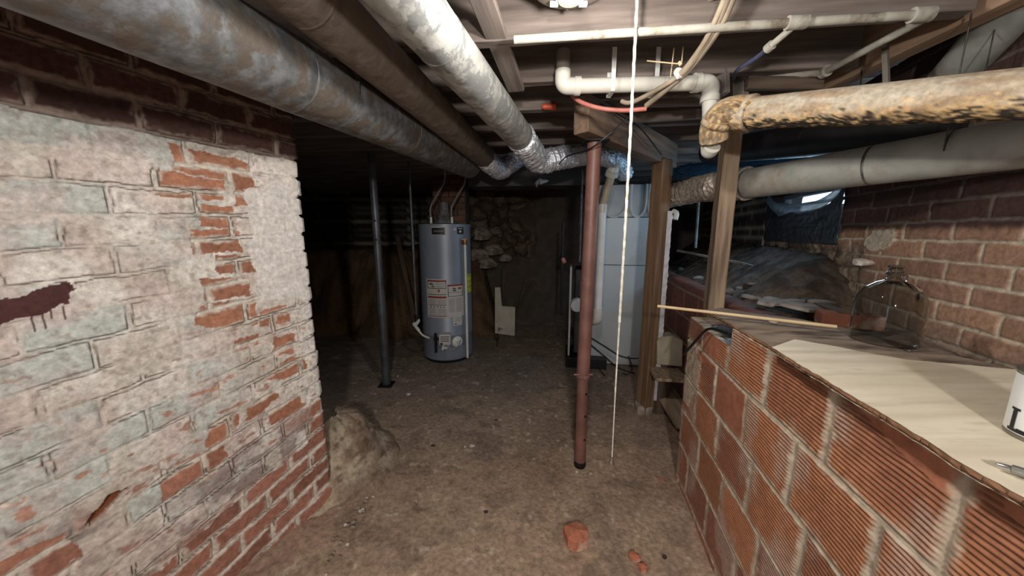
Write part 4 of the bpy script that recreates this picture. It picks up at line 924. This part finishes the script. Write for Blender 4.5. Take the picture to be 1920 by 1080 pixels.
    # two water lines
    for px, bx in ((809, 815), (848, 862)):
        ax = Vector((P(px, 415, 3.5).x, 3.55, H)); q = MB()
        q.tube([ax, ax+Vector((0, 0, .07))], .014, 10); mk('line_nipple', q, M['pvc'], t, smooth=True)
        q = MB(); q.tube(curve_pts([ax+Vector((0, 0, .06)), ax+Vector((.0, 0, .17)), ax+Vector((.06, .05, .30)), ax+Vector((.13, .1, .44)), ax+Vector((.14, .12, .60))], 6), .010, 8); mk('flexible_line', q, M['pvc_grey'], t, smooth=True)
heater()
q = MB(); g0 = P(770, 335, 3.35); g1 = P(781, 597, 3.35); gx = Vector((g1.x, g1.y, 2.06))
t = thing('gas_pipe', (g1.x, g1.y, .5), 'thin grey gas pipe dropping from the joists left of the water heater', 'pipe')
q.tube([gx, g1], .013, 10); mk('riser', q, M['steel_grey'], t, smooth=True)
q = MB(); q.tube([g1+Vector((-.03, 0, .02)), g1+Vector((.03, 0, .02))], .018, 8); q.tube([g1+Vector((0, 0, .04)), g1-Vector((0, 0, .06))], .019, 10); mk('shutoff_valve', q, M['blackiron'], t, smooth=True)
q = MB(); q.tube(curve_pts([g1-Vector((0, 0, .05)), P(776, 607, 3.33), P(784, 618, 3.3), P(792, 628, 3.3), P(805, 634, 3.33)], 6), [.012]*6+[.016]*8+[.010]*11, 10); mk('flexible_connector', q, M['pvc'], t, smooth=True)
q = MB(); q.add([P(774, 610, 3.3), P(786, 597, 3.3), P(788, 602, 3.3), P(781, 612, 3.3)], [(0, 1, 2, 3)]); o = mk('tag', q, M['paper'], t, 'white paper tag'); s_ = o.modifiers.new('s', 'SOLIDIFY'); s_.thickness = .002
# brick chimney stub behind the heater
def chimney():
    cx, cy = -.77, 4.35; q = MB()
    for r_ in range(30):
        z = .04+r_*.073
        for k, (xa, xb) in enumerate(((-.2, 0), (0, .2)) if r_ % 2 else ((-.2, -.1), (-.1, .1), (.1, .2))):
            q.box((cx+(xa+xb)/2, cy-.14+random.uniform(-.004, .004), z), (xb-xa-.012, .1, .062))
    q.box((cx, cy+.02, 1.1), (.395, .34, 2.2), mi=1)
    mk('brick_chimney', q, [M['brick_dim'], M['mortar_dim']], label='old brick chimney stack standing behind the water heater', cat='chimney')
chimney()
beam('leaning_timber', P(745, 445, 4.6), P(781, 620, 4.0), .06, .04, M['plank_dark'], label='dark narrow timber leaning on the earth bank behind the gas pipe', cat='timber')

# ================================================================== FURNACE
def furnace():
    fa, fb = a_b(math.radians(10)); O = Vector((1.23, 3.29, 0))
    def F(k, d, z): return O-fa*k+fb*d+Vector((0, 0, z))
    Rf = Matrix.Rotation(-math.radians(10), 3, 'Z')
    t = thing('furnace', F(.02, .3, 0), 'tall pale grey furnace cabinet with its vent piping at the end of the aisle', 'furnace')
    def bx(k0, k1, d0, d1, z0, z1, name, m_, label=None, bev=.004, par=t):
        q = MB(); q.box(F((k0+k1)/2, (d0+d1)/2, (z0+z1)/2), (abs(k1-k0), abs(d1-d0), z1-z0), R=Rf); return mk(name, q, m_, par, label, bevel=bev)
    bx(-.22, .40, 0, .58, .03, 1.075, 'cabinet', M['furnace']); bx(-.22, .40, .001, .58, 1.08, 1.545, 'upper_cabinet', M['furnace'])
    bx(-.21, .39, .01, .56, 1.55, 1.86, 'plenum', M['plenum'])
    # mastic arches on the plenum
    for i, (k0, k1) in enumerate(((.34, .12), (.08, -.06), (-.09, -.2))):
        q = MB(); vs = []
        pts = [(k0, 1.86), (k0, 1.66), ((k0*.8+k1*.2), 1.58), ((k0+k1)/2, 1.555), ((k0*.2+k1*.8), 1.58), (k1, 1.66), (k1, 1.86)]
        path = curve_pts([F(k, .008, z) for k, z in pts], 5); q.tube(path, .016, 6); mk('mastic_seam', q, M['mastic'], t, smooth=True)
    bx(.62, .64, -.08, .30, .12, 1.06, 'open_door', M['pvc'], 'pale service door seen edge on')
    bx(.41, .58, .02, .5, .12, 1.02, 'burner_compartment', M['trunk'])
    bx(.24, .66, -.10, .3, .0, .11, 'base_frame', M['black'])
    q = MB(); q.tube([F(.55, -.0, 2.06), F(.545, 0, 1.1)], .011, 10); q.tube([F(.55, 0, 1.52), F(.55, 0, 1.48)], .016, 10); mk('conduit', q, M['galv'], t, 'shiny metal conduit', smooth=True)
    q = MB(); q.tube([F(.72, -.05, 1.5), F(.72, -.05, .55)], .014, 10); q.tube([F(.72, -.05, 1.18), F(.72, -.05, 1.08)], .024, 10); mk('gas_drop', q, M['blackiron'], t, smooth=True)
    q = MB(); q.tube([F(.715, -.06, 1.14), F(.695, -.08, 1.10)], .02, 10); mk('gas_cock', q, M['red_tube'], t, smooth=True)
    q = MB(); q.lathe([(.06, -.05), (.07, -.03), (.07, .03), (.06, .05), (.001, .05)], F(.56, -.12, .68), 24, axis=-fb); mk('inducer_motor', q, M['white'], t, 'white round motor housing', smooth=True)
    bx(.44, .54, -.05, .0, .76, .92, 'control_box', M['steel_grey'])
    # vent pipe
    vent = thing('furnace_vent_pipe', F(.33, -.25, .5), 'white and cream plastic vent pipe dropping in front of the left edge of the furnace', 'pipe')
    tt = 3.0; v0 = P(1121, 590, tt); vx, vy = v0.x, v0.y
    q = MB(); q.tube([(vx, vy, 1.60), (vx, vy, v0.z)], .034, 20); mk('vertical_run', q, M['white'], vent, smooth=True)
    q = MB(); q.tube([(vx, vy, 1.64), (vx, vy, 1.57)], .041, 20); mk('coupling', q, M['pvc'], vent, smooth=True)
    q = MB(); q.tube([(vx, vy, v0.z+.06), (vx, vy, v0.z)]+round_pts([Vector((vx, vy, v0.z)), Vector((vx, vy, v0.z-.06)), Vector((vx-.06, vy+.2, v0.z-.09))], .05), .040, 20); mk('bottom_elbow', q, M['pvc'], vent, smooth=True)
    e0 = P(1152, 235, 2.75); e1 = P(1151, 285, 2.75); e2 = P(1146, 330, 2.75); 
    q = MB(); q.tube([e0, e1], .034, 18); mk('riser', q, M['pvc_tan'], vent, smooth=True)
    q = MB(); q.tube([e1+Vector((0, 0, .02)), e1-Vector((0, 0, .03))], .041, 20); q.tube(curve_pts([e1, e1.lerp(e2, .5)+Vector((.01, -.02, 0)), e2], 6), .049, 20); q.tube([e2+Vector((0.004, -.02, .035)), e2], .054, 20); mk('elbow', q, M['pvc'], vent, 'cream elbow', smooth=True)
    q = MB(); q.tube([e2, Vector((vx, vy, 1.62))], .034, 18); mk('offset_pipe', q, M['pvc_tan'], vent, smooth=True)
    # low voltage wires
    for k, pts in enumerate(([(1103, 630), (1135, 650), (1165, 668), (1195, 672), (1215, 664)], [(1100, 640), (1130, 665), (1160, 690), (1190, 700)], [(1178, 668), (1185, 690), (1176, 702), (1168, 700)], [(1120, 685), (1130, 700), (1145, 712), (1170, 712)])):
        q = MB(); q.tube(curve_pts([P(a, b, 3.28+.0*k) for a, b in pts], 6), .006, 6); mk('thermostat_wire', q, M['black'], t)
furnace()
q = MB(); q.tube(curve_pts([P(1262, 396, 2.4), P(1268, 400, 2.38), P(1266, 412, 2.38)], 5), .018, 12); mk('pipe_stub', q, M['pvc'], label='short white curved pipe end under the flexible duct right of the wooden post', cat='pipe', smooth=True)
q = MB(); q.tube([P(1310, 375, 3.0), P(1304, 465, 3.0)], .012, 8); mk('hanging_rod', q, M['galv'], label='thin grey metal rod hanging in the dark right of the wooden post', cat='rod')

# plastic behind the posts on the right, daylight blue put into its colour
def f3(u, v, n):
    a = P(1262, 312, 2.9).lerp(P(1540, 282, 2.0), u); b_ = P(1262, 340, 2.9).lerp(P(1540, 312, 2.0), u); return a.lerp(b_, v)+Vector((n*.6, -n, n*1.3))
sheet('daylit_plastic', f3, 60, 16, M['plastic_daylit'], 'crumpled plastic sheet with blue daylight in its colour, stuffed behind the grey wooden post above the grey duct', 'plastic sheet', 21, .03)

# ================================================================== THINGS ON THE BACK FLOOR
def scrap():
    t = thing('cut_white_board', P(945, 620, 4.45), 'white L-shaped piece of board standing on the floor right of the water heater', 'board')
    pix = [(928, 540), (938, 540), (941, 575), (966, 577), (965, 631), (928, 626)]; base = PZ(946, 630, 0)
    Yb = 4.36; vs = []
    for dy in (0, .03):
        for px, py in pix:
            d = D_(px, py); p = Vector((0, 0, CAMZ))+d*((Yb+dy)/d.y); vs.append(p if dy == 0 else Vector((vs[len(vs)-6].x, Yb+dy, vs[len(vs)-6].z)))
    zm = min(v.z for v in vs); vs = [v-Vector((0, 0, zm-.004)) for v in vs]
    n = 6; q = MB(); q.add(vs, [tuple(range(5, -1, -1)), tuple(range(6, 12))]+[(i, (i+1) % n, n+(i+1) % n, n+i) for i in range(n)])
    q.box(vs[3]+Vector((-.05, .12, -.2)), (.02, .2, .36)); mk('board_panel', q, M['board_white'], t, bevel=.003)
    q = MB(); c = vs[5]+Vector((.05, -.003, .06))
    for a, b_, w_, h in ((0, 0, .012, .05), (.02, .012, .03, .01), (.02, -.012, .012, .03), (.05, .0, .01, .03)): q.box(c+Vector((a, 0, b_)), (w_, .003, h))
    mk('marker_scribble', q, M['ink'], t)
scrap()
beam('leaning_plank', PZ(952, 606, .04)+Vector((0, .15, 0)), P(1002, 528, 5.05), .12, .025, M['plank_dark'], label='weathered plank leaning to the right behind the white cut board', cat='plank')
beam('leaning_plank', PZ(962, 606, .04)+Vector((.02, .2, 0)), P(985, 522, 5.08), .07, .025, M['plank_dark'], label='narrow weathered plank next to the wider leaning plank', cat='plank')
beam('wood_offcut', PZ(944, 610, .03)+Vector((0, .06, 0)), P(945, 500, 4.85), .1, .05, M['plank_dark'], label='short upright timber offcut standing behind the white cut board', cat='timber')
def rock(name, c, r, m_, label, cat, group=None, seed=0, flat=.6, sub=2):
    bm = bmesh.new(); bmesh.ops.create_icosphere(bm, subdivisions=sub, radius=1); rr = random.Random(seed); ph = [rr.uniform(0, 6) for _ in range(6)]
    mb = MB(); sx, sy = rr.uniform(.8, 1.3), rr.uniform(.7, 1.1)
    vs = []
    for v in bm.verts:
        p = v.co; k = 1+.18*math.sin(3*p.x+ph[0])*math.cos(2.5*p.y+ph[1])+.12*math.sin(5*p.z+ph[2]+2*p.x)+rr.uniform(-.07, .07)
        vs.append(Vector((p.x*k*sx*r, p.y*k*sy*r, max(p.z*k, -.6)*r*flat+r*flat*.6))+Vector(c))
    mb.add(vs, [tuple(v.index for v in f.verts) for f in bm.faces]); bm.free()
    return mk(name, mb, m_, label=label, cat=cat, group=group)
for i, (px, py, t_, r) in enumerate(((905, 440, 4.9, .16), (925, 468, 4.85, .13), (893, 478, 4.8, .14), (915, 492, 4.75, .12), (948, 480, 4.9, .09))):
    p = P(px, py, t_); 
    rock('rubble_stone', (p.x, p.y, p.z-.08), r, M['stone'], ['large brown stone at the top of the rubble right of the water heater', 'middle stone of the rubble right of the water heater', 'stone touching the water heater side in the rubble', 'lowest stone of the rubble right of the water heater', 'small stone at the right end of the rubble'][i], 'stone', seed=40+i, flat=.8, sub=3)
# clay mound clinging to the end of the left wall
def mound():
    U, V = np.meshgrid(np.linspace(0, 1, 70), np.linspace(0, 1, 50), indexing='ij')
    c = Vector((-1.05, 1.80, 0)); ang = np.pi*(-.62)+U*np.pi*1.25; h = V
    n = fbm(U*6, V*5, 501, 5); n2 = fbm(U*20, V*16, 503, 4)
    r = (.42-.30*h**.8)*(1+(n-.5)*.3)+(n2-.5)*.03-.06*ss(.9, 1, h)
    r = r*np.where(h > .98, .3, 1)
    Z = .36*h-.02+(n-.5)*.05*h
    X = c.x+np.cos(ang)*r*.85; Y = c.y+np.sin(ang)*r*1.05
    cc = mixc(rgb(184, 168, 146)*np.ones(U.shape+(1,)), rgb(150, 130, 110), ss(.35, .6, n)); cc = mixc(cc, rgb(104, 84, 70), ss(.58, .7, n2)*.7)
    grid_mesh('clay_mound', X, Y, Z, cc, M['earth'], 'rough clay mound heaped against the far end of the whitewashed wall', kind=None, cat='mound', flip=False)
mound()
# pieces on the floor
def chunk(name, px, py, L_, W_, H_, rz, label, seed):
    p = PZ(px, py, 0); rr = random.Random(seed); mb = MB(); n = 10; poly = []
    for i in range(n):
        a = 2*math.pi*i/n; sq = 1/max(abs(math.cos(a)), abs(math.sin(a))); k = min(sq, 1.28)*rr.uniform(.82, 1.0)
        v = Matrix.Rotation(rz, 2)@Vector((math.cos(a)*k*L_/2, math.sin(a)*k*W_/2)); poly.append((p.x+v.x, p.y+v.y))
    vs = [(a, b, -.004) for a, b in poly]+[(a+rr.uniform(-.006, .006), b+rr.uniform(-.006, .006), H_*rr.uniform(.7, 1.0)) for a, b in poly]+[(p.x+rr.uniform(-.01, .01), p.y, H_*1.08)]
    fs = [tuple(range(n-1, -1, -1))]+[(i, (i+1) % n, n+(i+1) % n, n+i) for i in range(n)]+[(n+i, n+(i+1) % n, 2*n) for i in range(n)]
    mb.add(vs, fs); return mk(name, mb, M['brick_chunk'], label=label, cat='brick piece', bevel=.003)
chunk('brick_chunk', 1080, 1014, .115, .115, .055, .03, 'broken orange brick chunk with pale mortar lying in the middle of the floor', 3)
chunk('brick_fragment', 1190, 1047, .05, .04, .02, -.6, 'small orange brick chip right of the big brick chunk', 5)
chunk('brick_fragment', 1205, 1066, .035, .035, .02, .3, 'smallest orange brick chip at the bottom edge of the picture', 8)
chunk('brick_fragment', 1240, 902, .03, .02, .012, .3, 'tiny red brick chip close to the foot of the tile wall', 9)
pe = [(911, 960, .010, 'stone_dark', 'dark pebble alone in the middle of the floor'), (1246, 1045, .009, 'stone_dark', 'dark pebble at the bottom right of the floor'), (885, 837, .015, 'plaster', 'white plaster crumb on the floor ahead of the brick chunk'),
      (872, 838, .009, 'plaster', 'smaller white crumb just left of the plaster crumb'), (766, 740, .017, 'plaster', 'flat pale flake near the foot of the grey steel post'), (1082, 885, .010, 'plaster', 'white crumb at the foot of the red steel post'), (1108, 888, .006, 'plaster', 'tiny white crumb right of the red steel post'),
      (746, 706, .014, 'plaster', 'pale flake beside the grey steel post base'), (812, 836, .013, 'stone_dark', 'dark flat stone on the floor left of the white crumbs'), (930, 788, .010, 'stone_dark', 'dark pebble further back on the floor')]
for i, (px, py, r, m_, lab) in enumerate(pe):
    p = PZ(px, py, 0); rock('pebble' if 'pebble' in lab or 'stone' in lab else 'crumb', (p.x, p.y, -.001), r, M[m_], lab, 'pebble' if 'dark' in lab else 'crumb', seed=i, flat=.5)
rr = random.Random(5); protos = []
for i in range(34):
    px = rr.gauss(668, 22); py = 1120-px*.31+rr.gauss(50, 22)
    px = 610+rr.random()*90; py = 1085-(px-600)*1.7+rr.gauss(0, 20)
    if py < 890: continue
    p = PZ(px, py, 0); m_ = M['stone'] if rr.random() < .5 else M['mound'] if rr.random() < .6 else M['plaster']
    rock('rubble_bit', (p.x, p.y, .012), rr.uniform(.005, .012), m_, 'small bit of rubble on the dusty floor along the foot of the left wall', 'rubble', 'rubble bits by the left wall', seed=80+i, flat=.7, sub=1)

# ================================================================== THINGS BY THE WOODEN POST
q = MB(); c = P(1253, 690, 2.55)
A = PZ(1232, 690, .42); B = PZ(1279, 690, .42)
bo = [(1232, 640), (1240, 632), (1262, 630), (1281, 638), (1280, 688), (1232, 684)]
vs = [P(a, b, 2.45) for a, b in bo]; vs2 = [v+Vector((.05, .18, -.02)) for v in vs]
q.add(vs+vs2, [tuple(range(5, -1, -1)), tuple(range(6, 12))]+[(i, (i+1) % 6, 6+(i+1) % 6, 6+i) for i in range(6)])
mk('pale_block', q, M['block'], label='pale rounded block on a board between the wooden post and the tile wall', cat='block', bevel=.01)
blk = bpy.data.objects[-1] if False else None
zb = min(v.z for v in vs)
p = P(1250, 690, 2.43)
q = MB(); q.prism([(p.x-.13, p.y-.12), (p.x+.09, p.y-.16), (p.x+.12, p.y+.25), (p.x-.06, p.y+.3)], zb-.045, zb-.022); sh = mk('loose_board', q, M['post_grey'], label='loose board lying under the pale block', cat='board')
q = MB(); q.prism([(p.x-.02, p.y+.07), (p.x+.07, p.y+.07), (p.x+.09, p.y+.2), (p.x-.05, p.y+.24)], 0, zb-.045); mk('shadow_gap_box', q, M['plank_dark'], label='added dark box filling the shadow gap under the loose board', cat='box')  # dark box put where only shade lies under the board
w0 = PZ(1232, 712, .10); w1 = PZ(1275, 775, .03)
beam('floor_plank', PZ(1228, 705, .22), PZ(1290, 800, .06), .16, .022, M['post_grey'], roll=.25, label='tan plank sloping down to the floor along the end of the tile wall', cat='plank')

# ================================================================== THINGS ON THE LEDGE
def poly_px(pix, z): return [tuple(PZ(a, b, z)[:2]) if a > 3 else tuple(TW(a, b, z)[:2]) for a, b in pix]
ZB = 1.05
front_ = [(1322, 582), (1444, 650), (1500, 684), (1600, 743), (1700, 803), (1786, 856), (1800, 862), (1822, 868), (1920, 932), (2060, 1030)]
def jitter(pl, a, s): 
    r_ = random.Random(s); out = []
    for (x0, y0), (x1, y1) in zip(pl, pl[1:]):
        ln = math.hypot(x1-x0, y1-y0); n = max(1, int(ln/.012)); nx_, ny_ = -(y1-y0)/ln, (x1-x0)/ln
        for i in range(n): k_ = r_.uniform(-a, a); out.append((x0+(x1-x0)*i/n+nx_*k_, y0+(y1-y0)*i/n+ny_*k_))
    out.append(pl[-1]); return out
def board(name, fr, bk, z0, z1, label, m_, s):
    fl = jitter(poly_px(fr, z1), .0022, s); bl = jitter(poly_px(bk, z1), .002, s+1); t = thing(name, (sum(p[0] for p in fl)/len(fl)+.1, sum(p[1] for p in fl)/len(fl), z0), label, 'board')
    n = len(fl); q = MB()
    def rs(pl, k):
        t_ = k*(len(pl)-1); i = min(int(t_), len(pl)-2); f = t_-i; return (pl[i][0]*(1-f)+pl[i+1][0]*f, pl[i][1]*(1-f)+pl[i+1][1]*f)
    bb = [rs(bl, i/(n-1)) for i in range(n)]
    vs = [(x, y, z1) for x, y in fl]+[(x, y, z1) for x, y in bb]+[(x, y, z0) for x, y in fl]+[(x, y, z0) for x, y in bb]
    fs = []
    for i in range(n-1): fs += [(i, i+1, n+i+1, n+i), (2*n+i, 3*n+i, 3*n+i+1, 2*n+i+1), (n+i, n+i+1, 3*n+i+1, 3*n+i)]
    fs += [(0, n, 3*n, 2*n), (n-1, 2*n+n-1, 3*n+n-1, n+n-1)]
    q.add(vs, fs)
    o = mk('board_face', q, m_, t); bm = bmesh.new(); bm.from_mesh(o.data); bmesh.ops.recalc_face_normals(bm, faces=bm.faces); bm.to_mesh(o.data); bm.free()
    q = MB()
    for i in range(n-1):
        (xa, ya), (xb, yb) = fl[i], fl[i+1]; r_ = random.Random(i+s)
        q.add([(xa, ya, z1-.0008), (xb, yb, z1-.0008), (xb-.004*r_.random(), yb, (z0+z1)/2), (xa-.004*r_.random(), ya, (z0+z1)/2), (xb+.006*r_.random(), yb, z0), (xa+.006*r_.random(), ya, z0)], [(0, 3, 2, 1), (3, 5, 4, 2)])
    mk('splintered_edge', q, M['ply_edge'], t, 'splintered brown edge')
    return t
board('plywood_board', [(1447, 651), (1500, 684), (1600, 743), (1700, 803), (1786, 858), (1920, 934), (2.25, -.012)], [(1490, 636), (1560, 648), (1640, 664), (1700, 674), (1920, 694), (2.25, .72)], 1.051, 1.064, 'pale plywood board lying along the top of the ribbed tile wall', M['ply'], 11)
board('dusty_board', [(1322, 581), (1380, 613), (1442, 648), (1520, 700)], [(1352, 577), (1420, 588), (1500, 598), (1620, 622), (1760, 690)], 1.036, 1.049, 'dusty grey board under the bamboo stick at the far end of the ledge', M['ply_dirty'], 13)
board('rotten_board', [(1480, 640), (1600, 664), (1700, 682), (1900, 706)], [(1500, 600), (1600, 618), (1700, 648), (1900, 690)], 1.030, 1.042, 'dark crumbling board strip between the pale plywood and the brick wall', M['ply_dirty'], 17)
q = MB()
for s_, d_ in ((1.0, .07), (1.4, .07), (1.9, .07)): q.box(TW(s_, d_+.03, 1.043), (.05, .10, .012), -TPHI)
mk('board_shims', q, M['ply_edge'], label='thin wood shims between the tile wall and the plywood', cat='shim', group='shims')
# stick
q = MB(); s0 = PZ(1233, 574, 1.078); s1 = PZ(1545, 610, 1.072); q.tube(lin_pts([s0, s0+(s1-s0)*1.06], .04), .0065, 10); mk('wooden_stick', q, M['stick'], label='long thin pale wooden stick lying across the boards and poking out past the wall', cat='stick', smooth=True)
q = MB(); w_ = PZ(1450, 603, 1.062); q.lathe([(.001, .006), (.012, .004), (.016, 0), (.012, -.004)], w_, 10); mk('white_scrap', q, M['plaster'], label='small white scrap beside the stick on the dusty board', cat='scrap')
# flagstones and rubble on the ledge
fl = [((1420, 560), .07, 'stone'), ((1452, 566), .06, 'stone'), ((1476, 560), .08, 'stone'), ((1440, 578), .06, 'stone'), ((1474, 580), .085, 'stone'), ((1510, 592), .09, 'stone'), ((1540, 585), .05, 'stone'), ((1412, 548), .05, 'stone')]
names = ['grey flat stone at the far left of the slate heap', 'thin slate just left of the palest slate', 'palest flat slate at the back of the heap', 'small slate in front at the left of the heap', 'broad slate in the middle of the heap', 'largest front slate near the bricks', 'small slate at the right end of the heap', 'small back slate next to the grey post']
for i, ((px, py), r, m_) in enumerate(fl):
    p = PZ(px, py, 1.0); rr = random.Random(i+60); n = 9; q = MB(); r *= 1.3
    poly = [(p.x+math.cos(2*math.pi*k/n)*r*rr.uniform(.6, 1.15), p.y+math.sin(2*math.pi*k/n)*r*.8*rr.uniform(.6, 1.1)) for k in range(n)]
    q.prism(poly, 1.0+.007*i, 1.016+.007*i); o = mk('flat_stone', q, M['stone'], label=names[i], cat='stone', bevel=.003); o.rotation_euler = (rr.uniform(-.12, .12), rr.uniform(-.12, .12), 0)
def brick(px, py, z, rz, label, sx=.19, sy=.09, sz=.055):
    p = PZ(px, py, z); q = MB(); q.box((p.x, p.y, z+sz/2), (sx, sy, sz), rz); return mk('loose_brick', q, M['brick_old'], label=label, cat='brick', bevel=.006)
brick(1588, 612, 1.0, -.45, 'loose mortar-crusted brick lying left of the glass jug', .2, .09, .06)
brick(1560, 600, .99, .2, 'second loose brick behind the first, left of the glass jug', .12, .09, .055)
beam('rotten_timber', P(1490, 556, 2.0), P(1590, 592, 1.4), .05, .03, M['plank_dark'], label='dark rotten timber on the dirt slope behind the slates', cat='timber')
q = MB(); q.tube([P(1375, 488, 2.6), P(1412, 498, 2.5)], .004, 6); q.tube([P(1270, 470, 3.2), P(1395, 495, 2.55)], .012, 6); mk('buried_rods', q, M['pvc_grey'], label='thin rods lying on the dirt behind the grey wooden post', cat='rod')
for i, (px, py, lab) in enumerate(((1277, 503, 'pale rubble stone on the far tile wall left of the grey post'), (1310, 520, 'crumpled pale rubble on the far tile wall touching the grey post'), (1390, 540, 'bluish rubble stone just right of the grey post'), (1365, 545, 'rubble stone at the right foot of the grey post'))):
    p = PZ(px, py, 1.02); rock('rubble_stone', (p.x, p.y, 1.0), .035, M['stone'], lab, 'stone', seed=120+i, sub=2)
q = MB(); p = P(1618, 486, 1.72); rock('wall_stone', (p.x-.03, p.y-.03, p.z-.03), .04, M['plaster'], 'white stone stuck in the crumbling wall left of the brickwork', 'stone', seed=131)
# black cable over the low tiles
q = MB(); q.tube(curve_pts([PZ(1375, 632, 1.0), PZ(1355, 622, .99), PZ(1328, 617, .975), P(1308, 635, 1.60), P(1282, 665, 1.72)], 6), .006, 8); mk('black_cable', q, M['black'], label='black cable bent over the lowest tiles at the end of the low wall', cat='cable', smooth=True)
q = MB(); q.tube(curve_pts([P(1340, 625, 1.55), P(1352, 618, 1.52), P(1368, 626, 1.45)], 4), .02, 8); mk('blue_rag', q, M['plastic_sheet'], label='scrap of blue plastic in the gap under the dusty board', cat='scrap', smooth=True)
# glass jug
def jug():
    p = PZ(1655, 640, 1.05); c = Vector((p.x, p.y, 1.043)); t = thing('glass_jug', c, 'dusty clear round glass jug standing against the right brick wall', 'jug')
    out = [(.001, 0), (.070, 0), (.079, .008), (.081, .03), (.082, .12), (.078, .152), (.064, .180), (.042, .198), (.024, .206), (.019, .212), (.018, .222), (.022, .226), (.022, .232), (.018, .236), (.018, .246), (.021, .248), (.021, .256)]
    inn = [(r-.003 if r > .01 else r, z+.003) for r, z in out[1:-1]][::-1]; inn = [(.017, .256)]+[(r, min(z, .25)) for r, z in inn]+[(.001, .003)]
    q = MB(); q.lathe(out+inn, c, 40); mk('glass_body', q, M['glass'], t, smooth=True)
    ring = [c+Vector((.028+.010*math.cos(a), 0, .216+.010*math.sin(a))) for a in [2*math.pi*i/16 for i in range(17)]]
    q = MB(); q.tube(ring, .0035, 8, False); mk('finger_ring', q, M['glass'], t, smooth=True)
jug()
# paint can
def can():
    c = Vector((.885, .485, 1.064)); R_ = .053; H = .115; t = thing('paint_can', c, 'white quart paint can with black lettering at the right edge', 'can')
    q = MB(); q.lathe([(.001, .002), (R_-.002, .002), (R_, 0), (R_+.001, .003), (R_, .006), (R_, H-.008), (R_+.0015, H-.004), (R_, H), (R_-.004, H), (R_-.005, H-.004), (.036, H-.004), (.035, H-.008), (.001, H-.008)], c, 48); mk('can_body', q, M['can_metal'], t, smooth=True)
    q = MB(); q.lathe([(R_+.0006, .008), (R_+.0006, H-.009)], c, 48); mk('paper_label', q, M['can_label'], t, smooth=True)
    vd = math.atan2(-c.y, -c.x)
    def patch(q, a0, a1, z0, z1):
        vs = []; n = 4
        for i in range(n+1):
            a = a0+(a1-a0)*i/n; d = Vector((math.cos(a), math.sin(a), 0))*(R_+.0012); vs += [c+d+Vector((0, 0, z0)), c+d+Vector((0, 0, z1))]
        q.add(vs, [(i*2, i*2+2, i*2+3, i*2+1) for i in range(n)])
    q = MB(); a0 = vd-1.0
    patch(q, a0, a0+.13, .010, .050); patch(q, a0-.07, a0+.20, .010, .015); patch(q, a0-.07, a0+.20, .046, .050); patch(q, a0+.20, a0+.52, .010, .017); patch(q, a0+.44, a0+.52, .010, .026)
    a1 = a0+.66
    patch(q, a1, a1+.13, .010, .050); patch(q, a1+.4, a1+.53, .010, .050); patch(q, a1+.1, a1+.45, .010, .016); patch(q, a1+.1, a1+.45, .044, .050)
    mk('lettering', q, M['black'], t)
can()
q = MB(); n0 = PZ(1866, 870, 1.072); n1 = PZ(1925, 888, 1.074); n2 = n0+(n1-n0)*2.2
t = thing('metal_nozzle', n0.lerp(n2, .5)-Vector((0, 0, .006)), 'silver metal nozzle lying on the plywood near the paint can', 'nozzle')
q.tube([n0, n0.lerp(n1, .1), n0.lerp(n1, .45), n0.lerp(n1, .5)], [.002, .003, .0042, .0042], 14); mk('tip', q, M['chrome'], t, smooth=True)
q = MB(); q.tube([n0.lerp(n1, .5), n0.lerp(n1, .55), n1, n2], [.0042, .0065, .0068, .0068], 16); q.tube([n1, n1.lerp(n2, .1)], .0078, 16); mk('barrel', q, M['can_metal'], t, smooth=True)
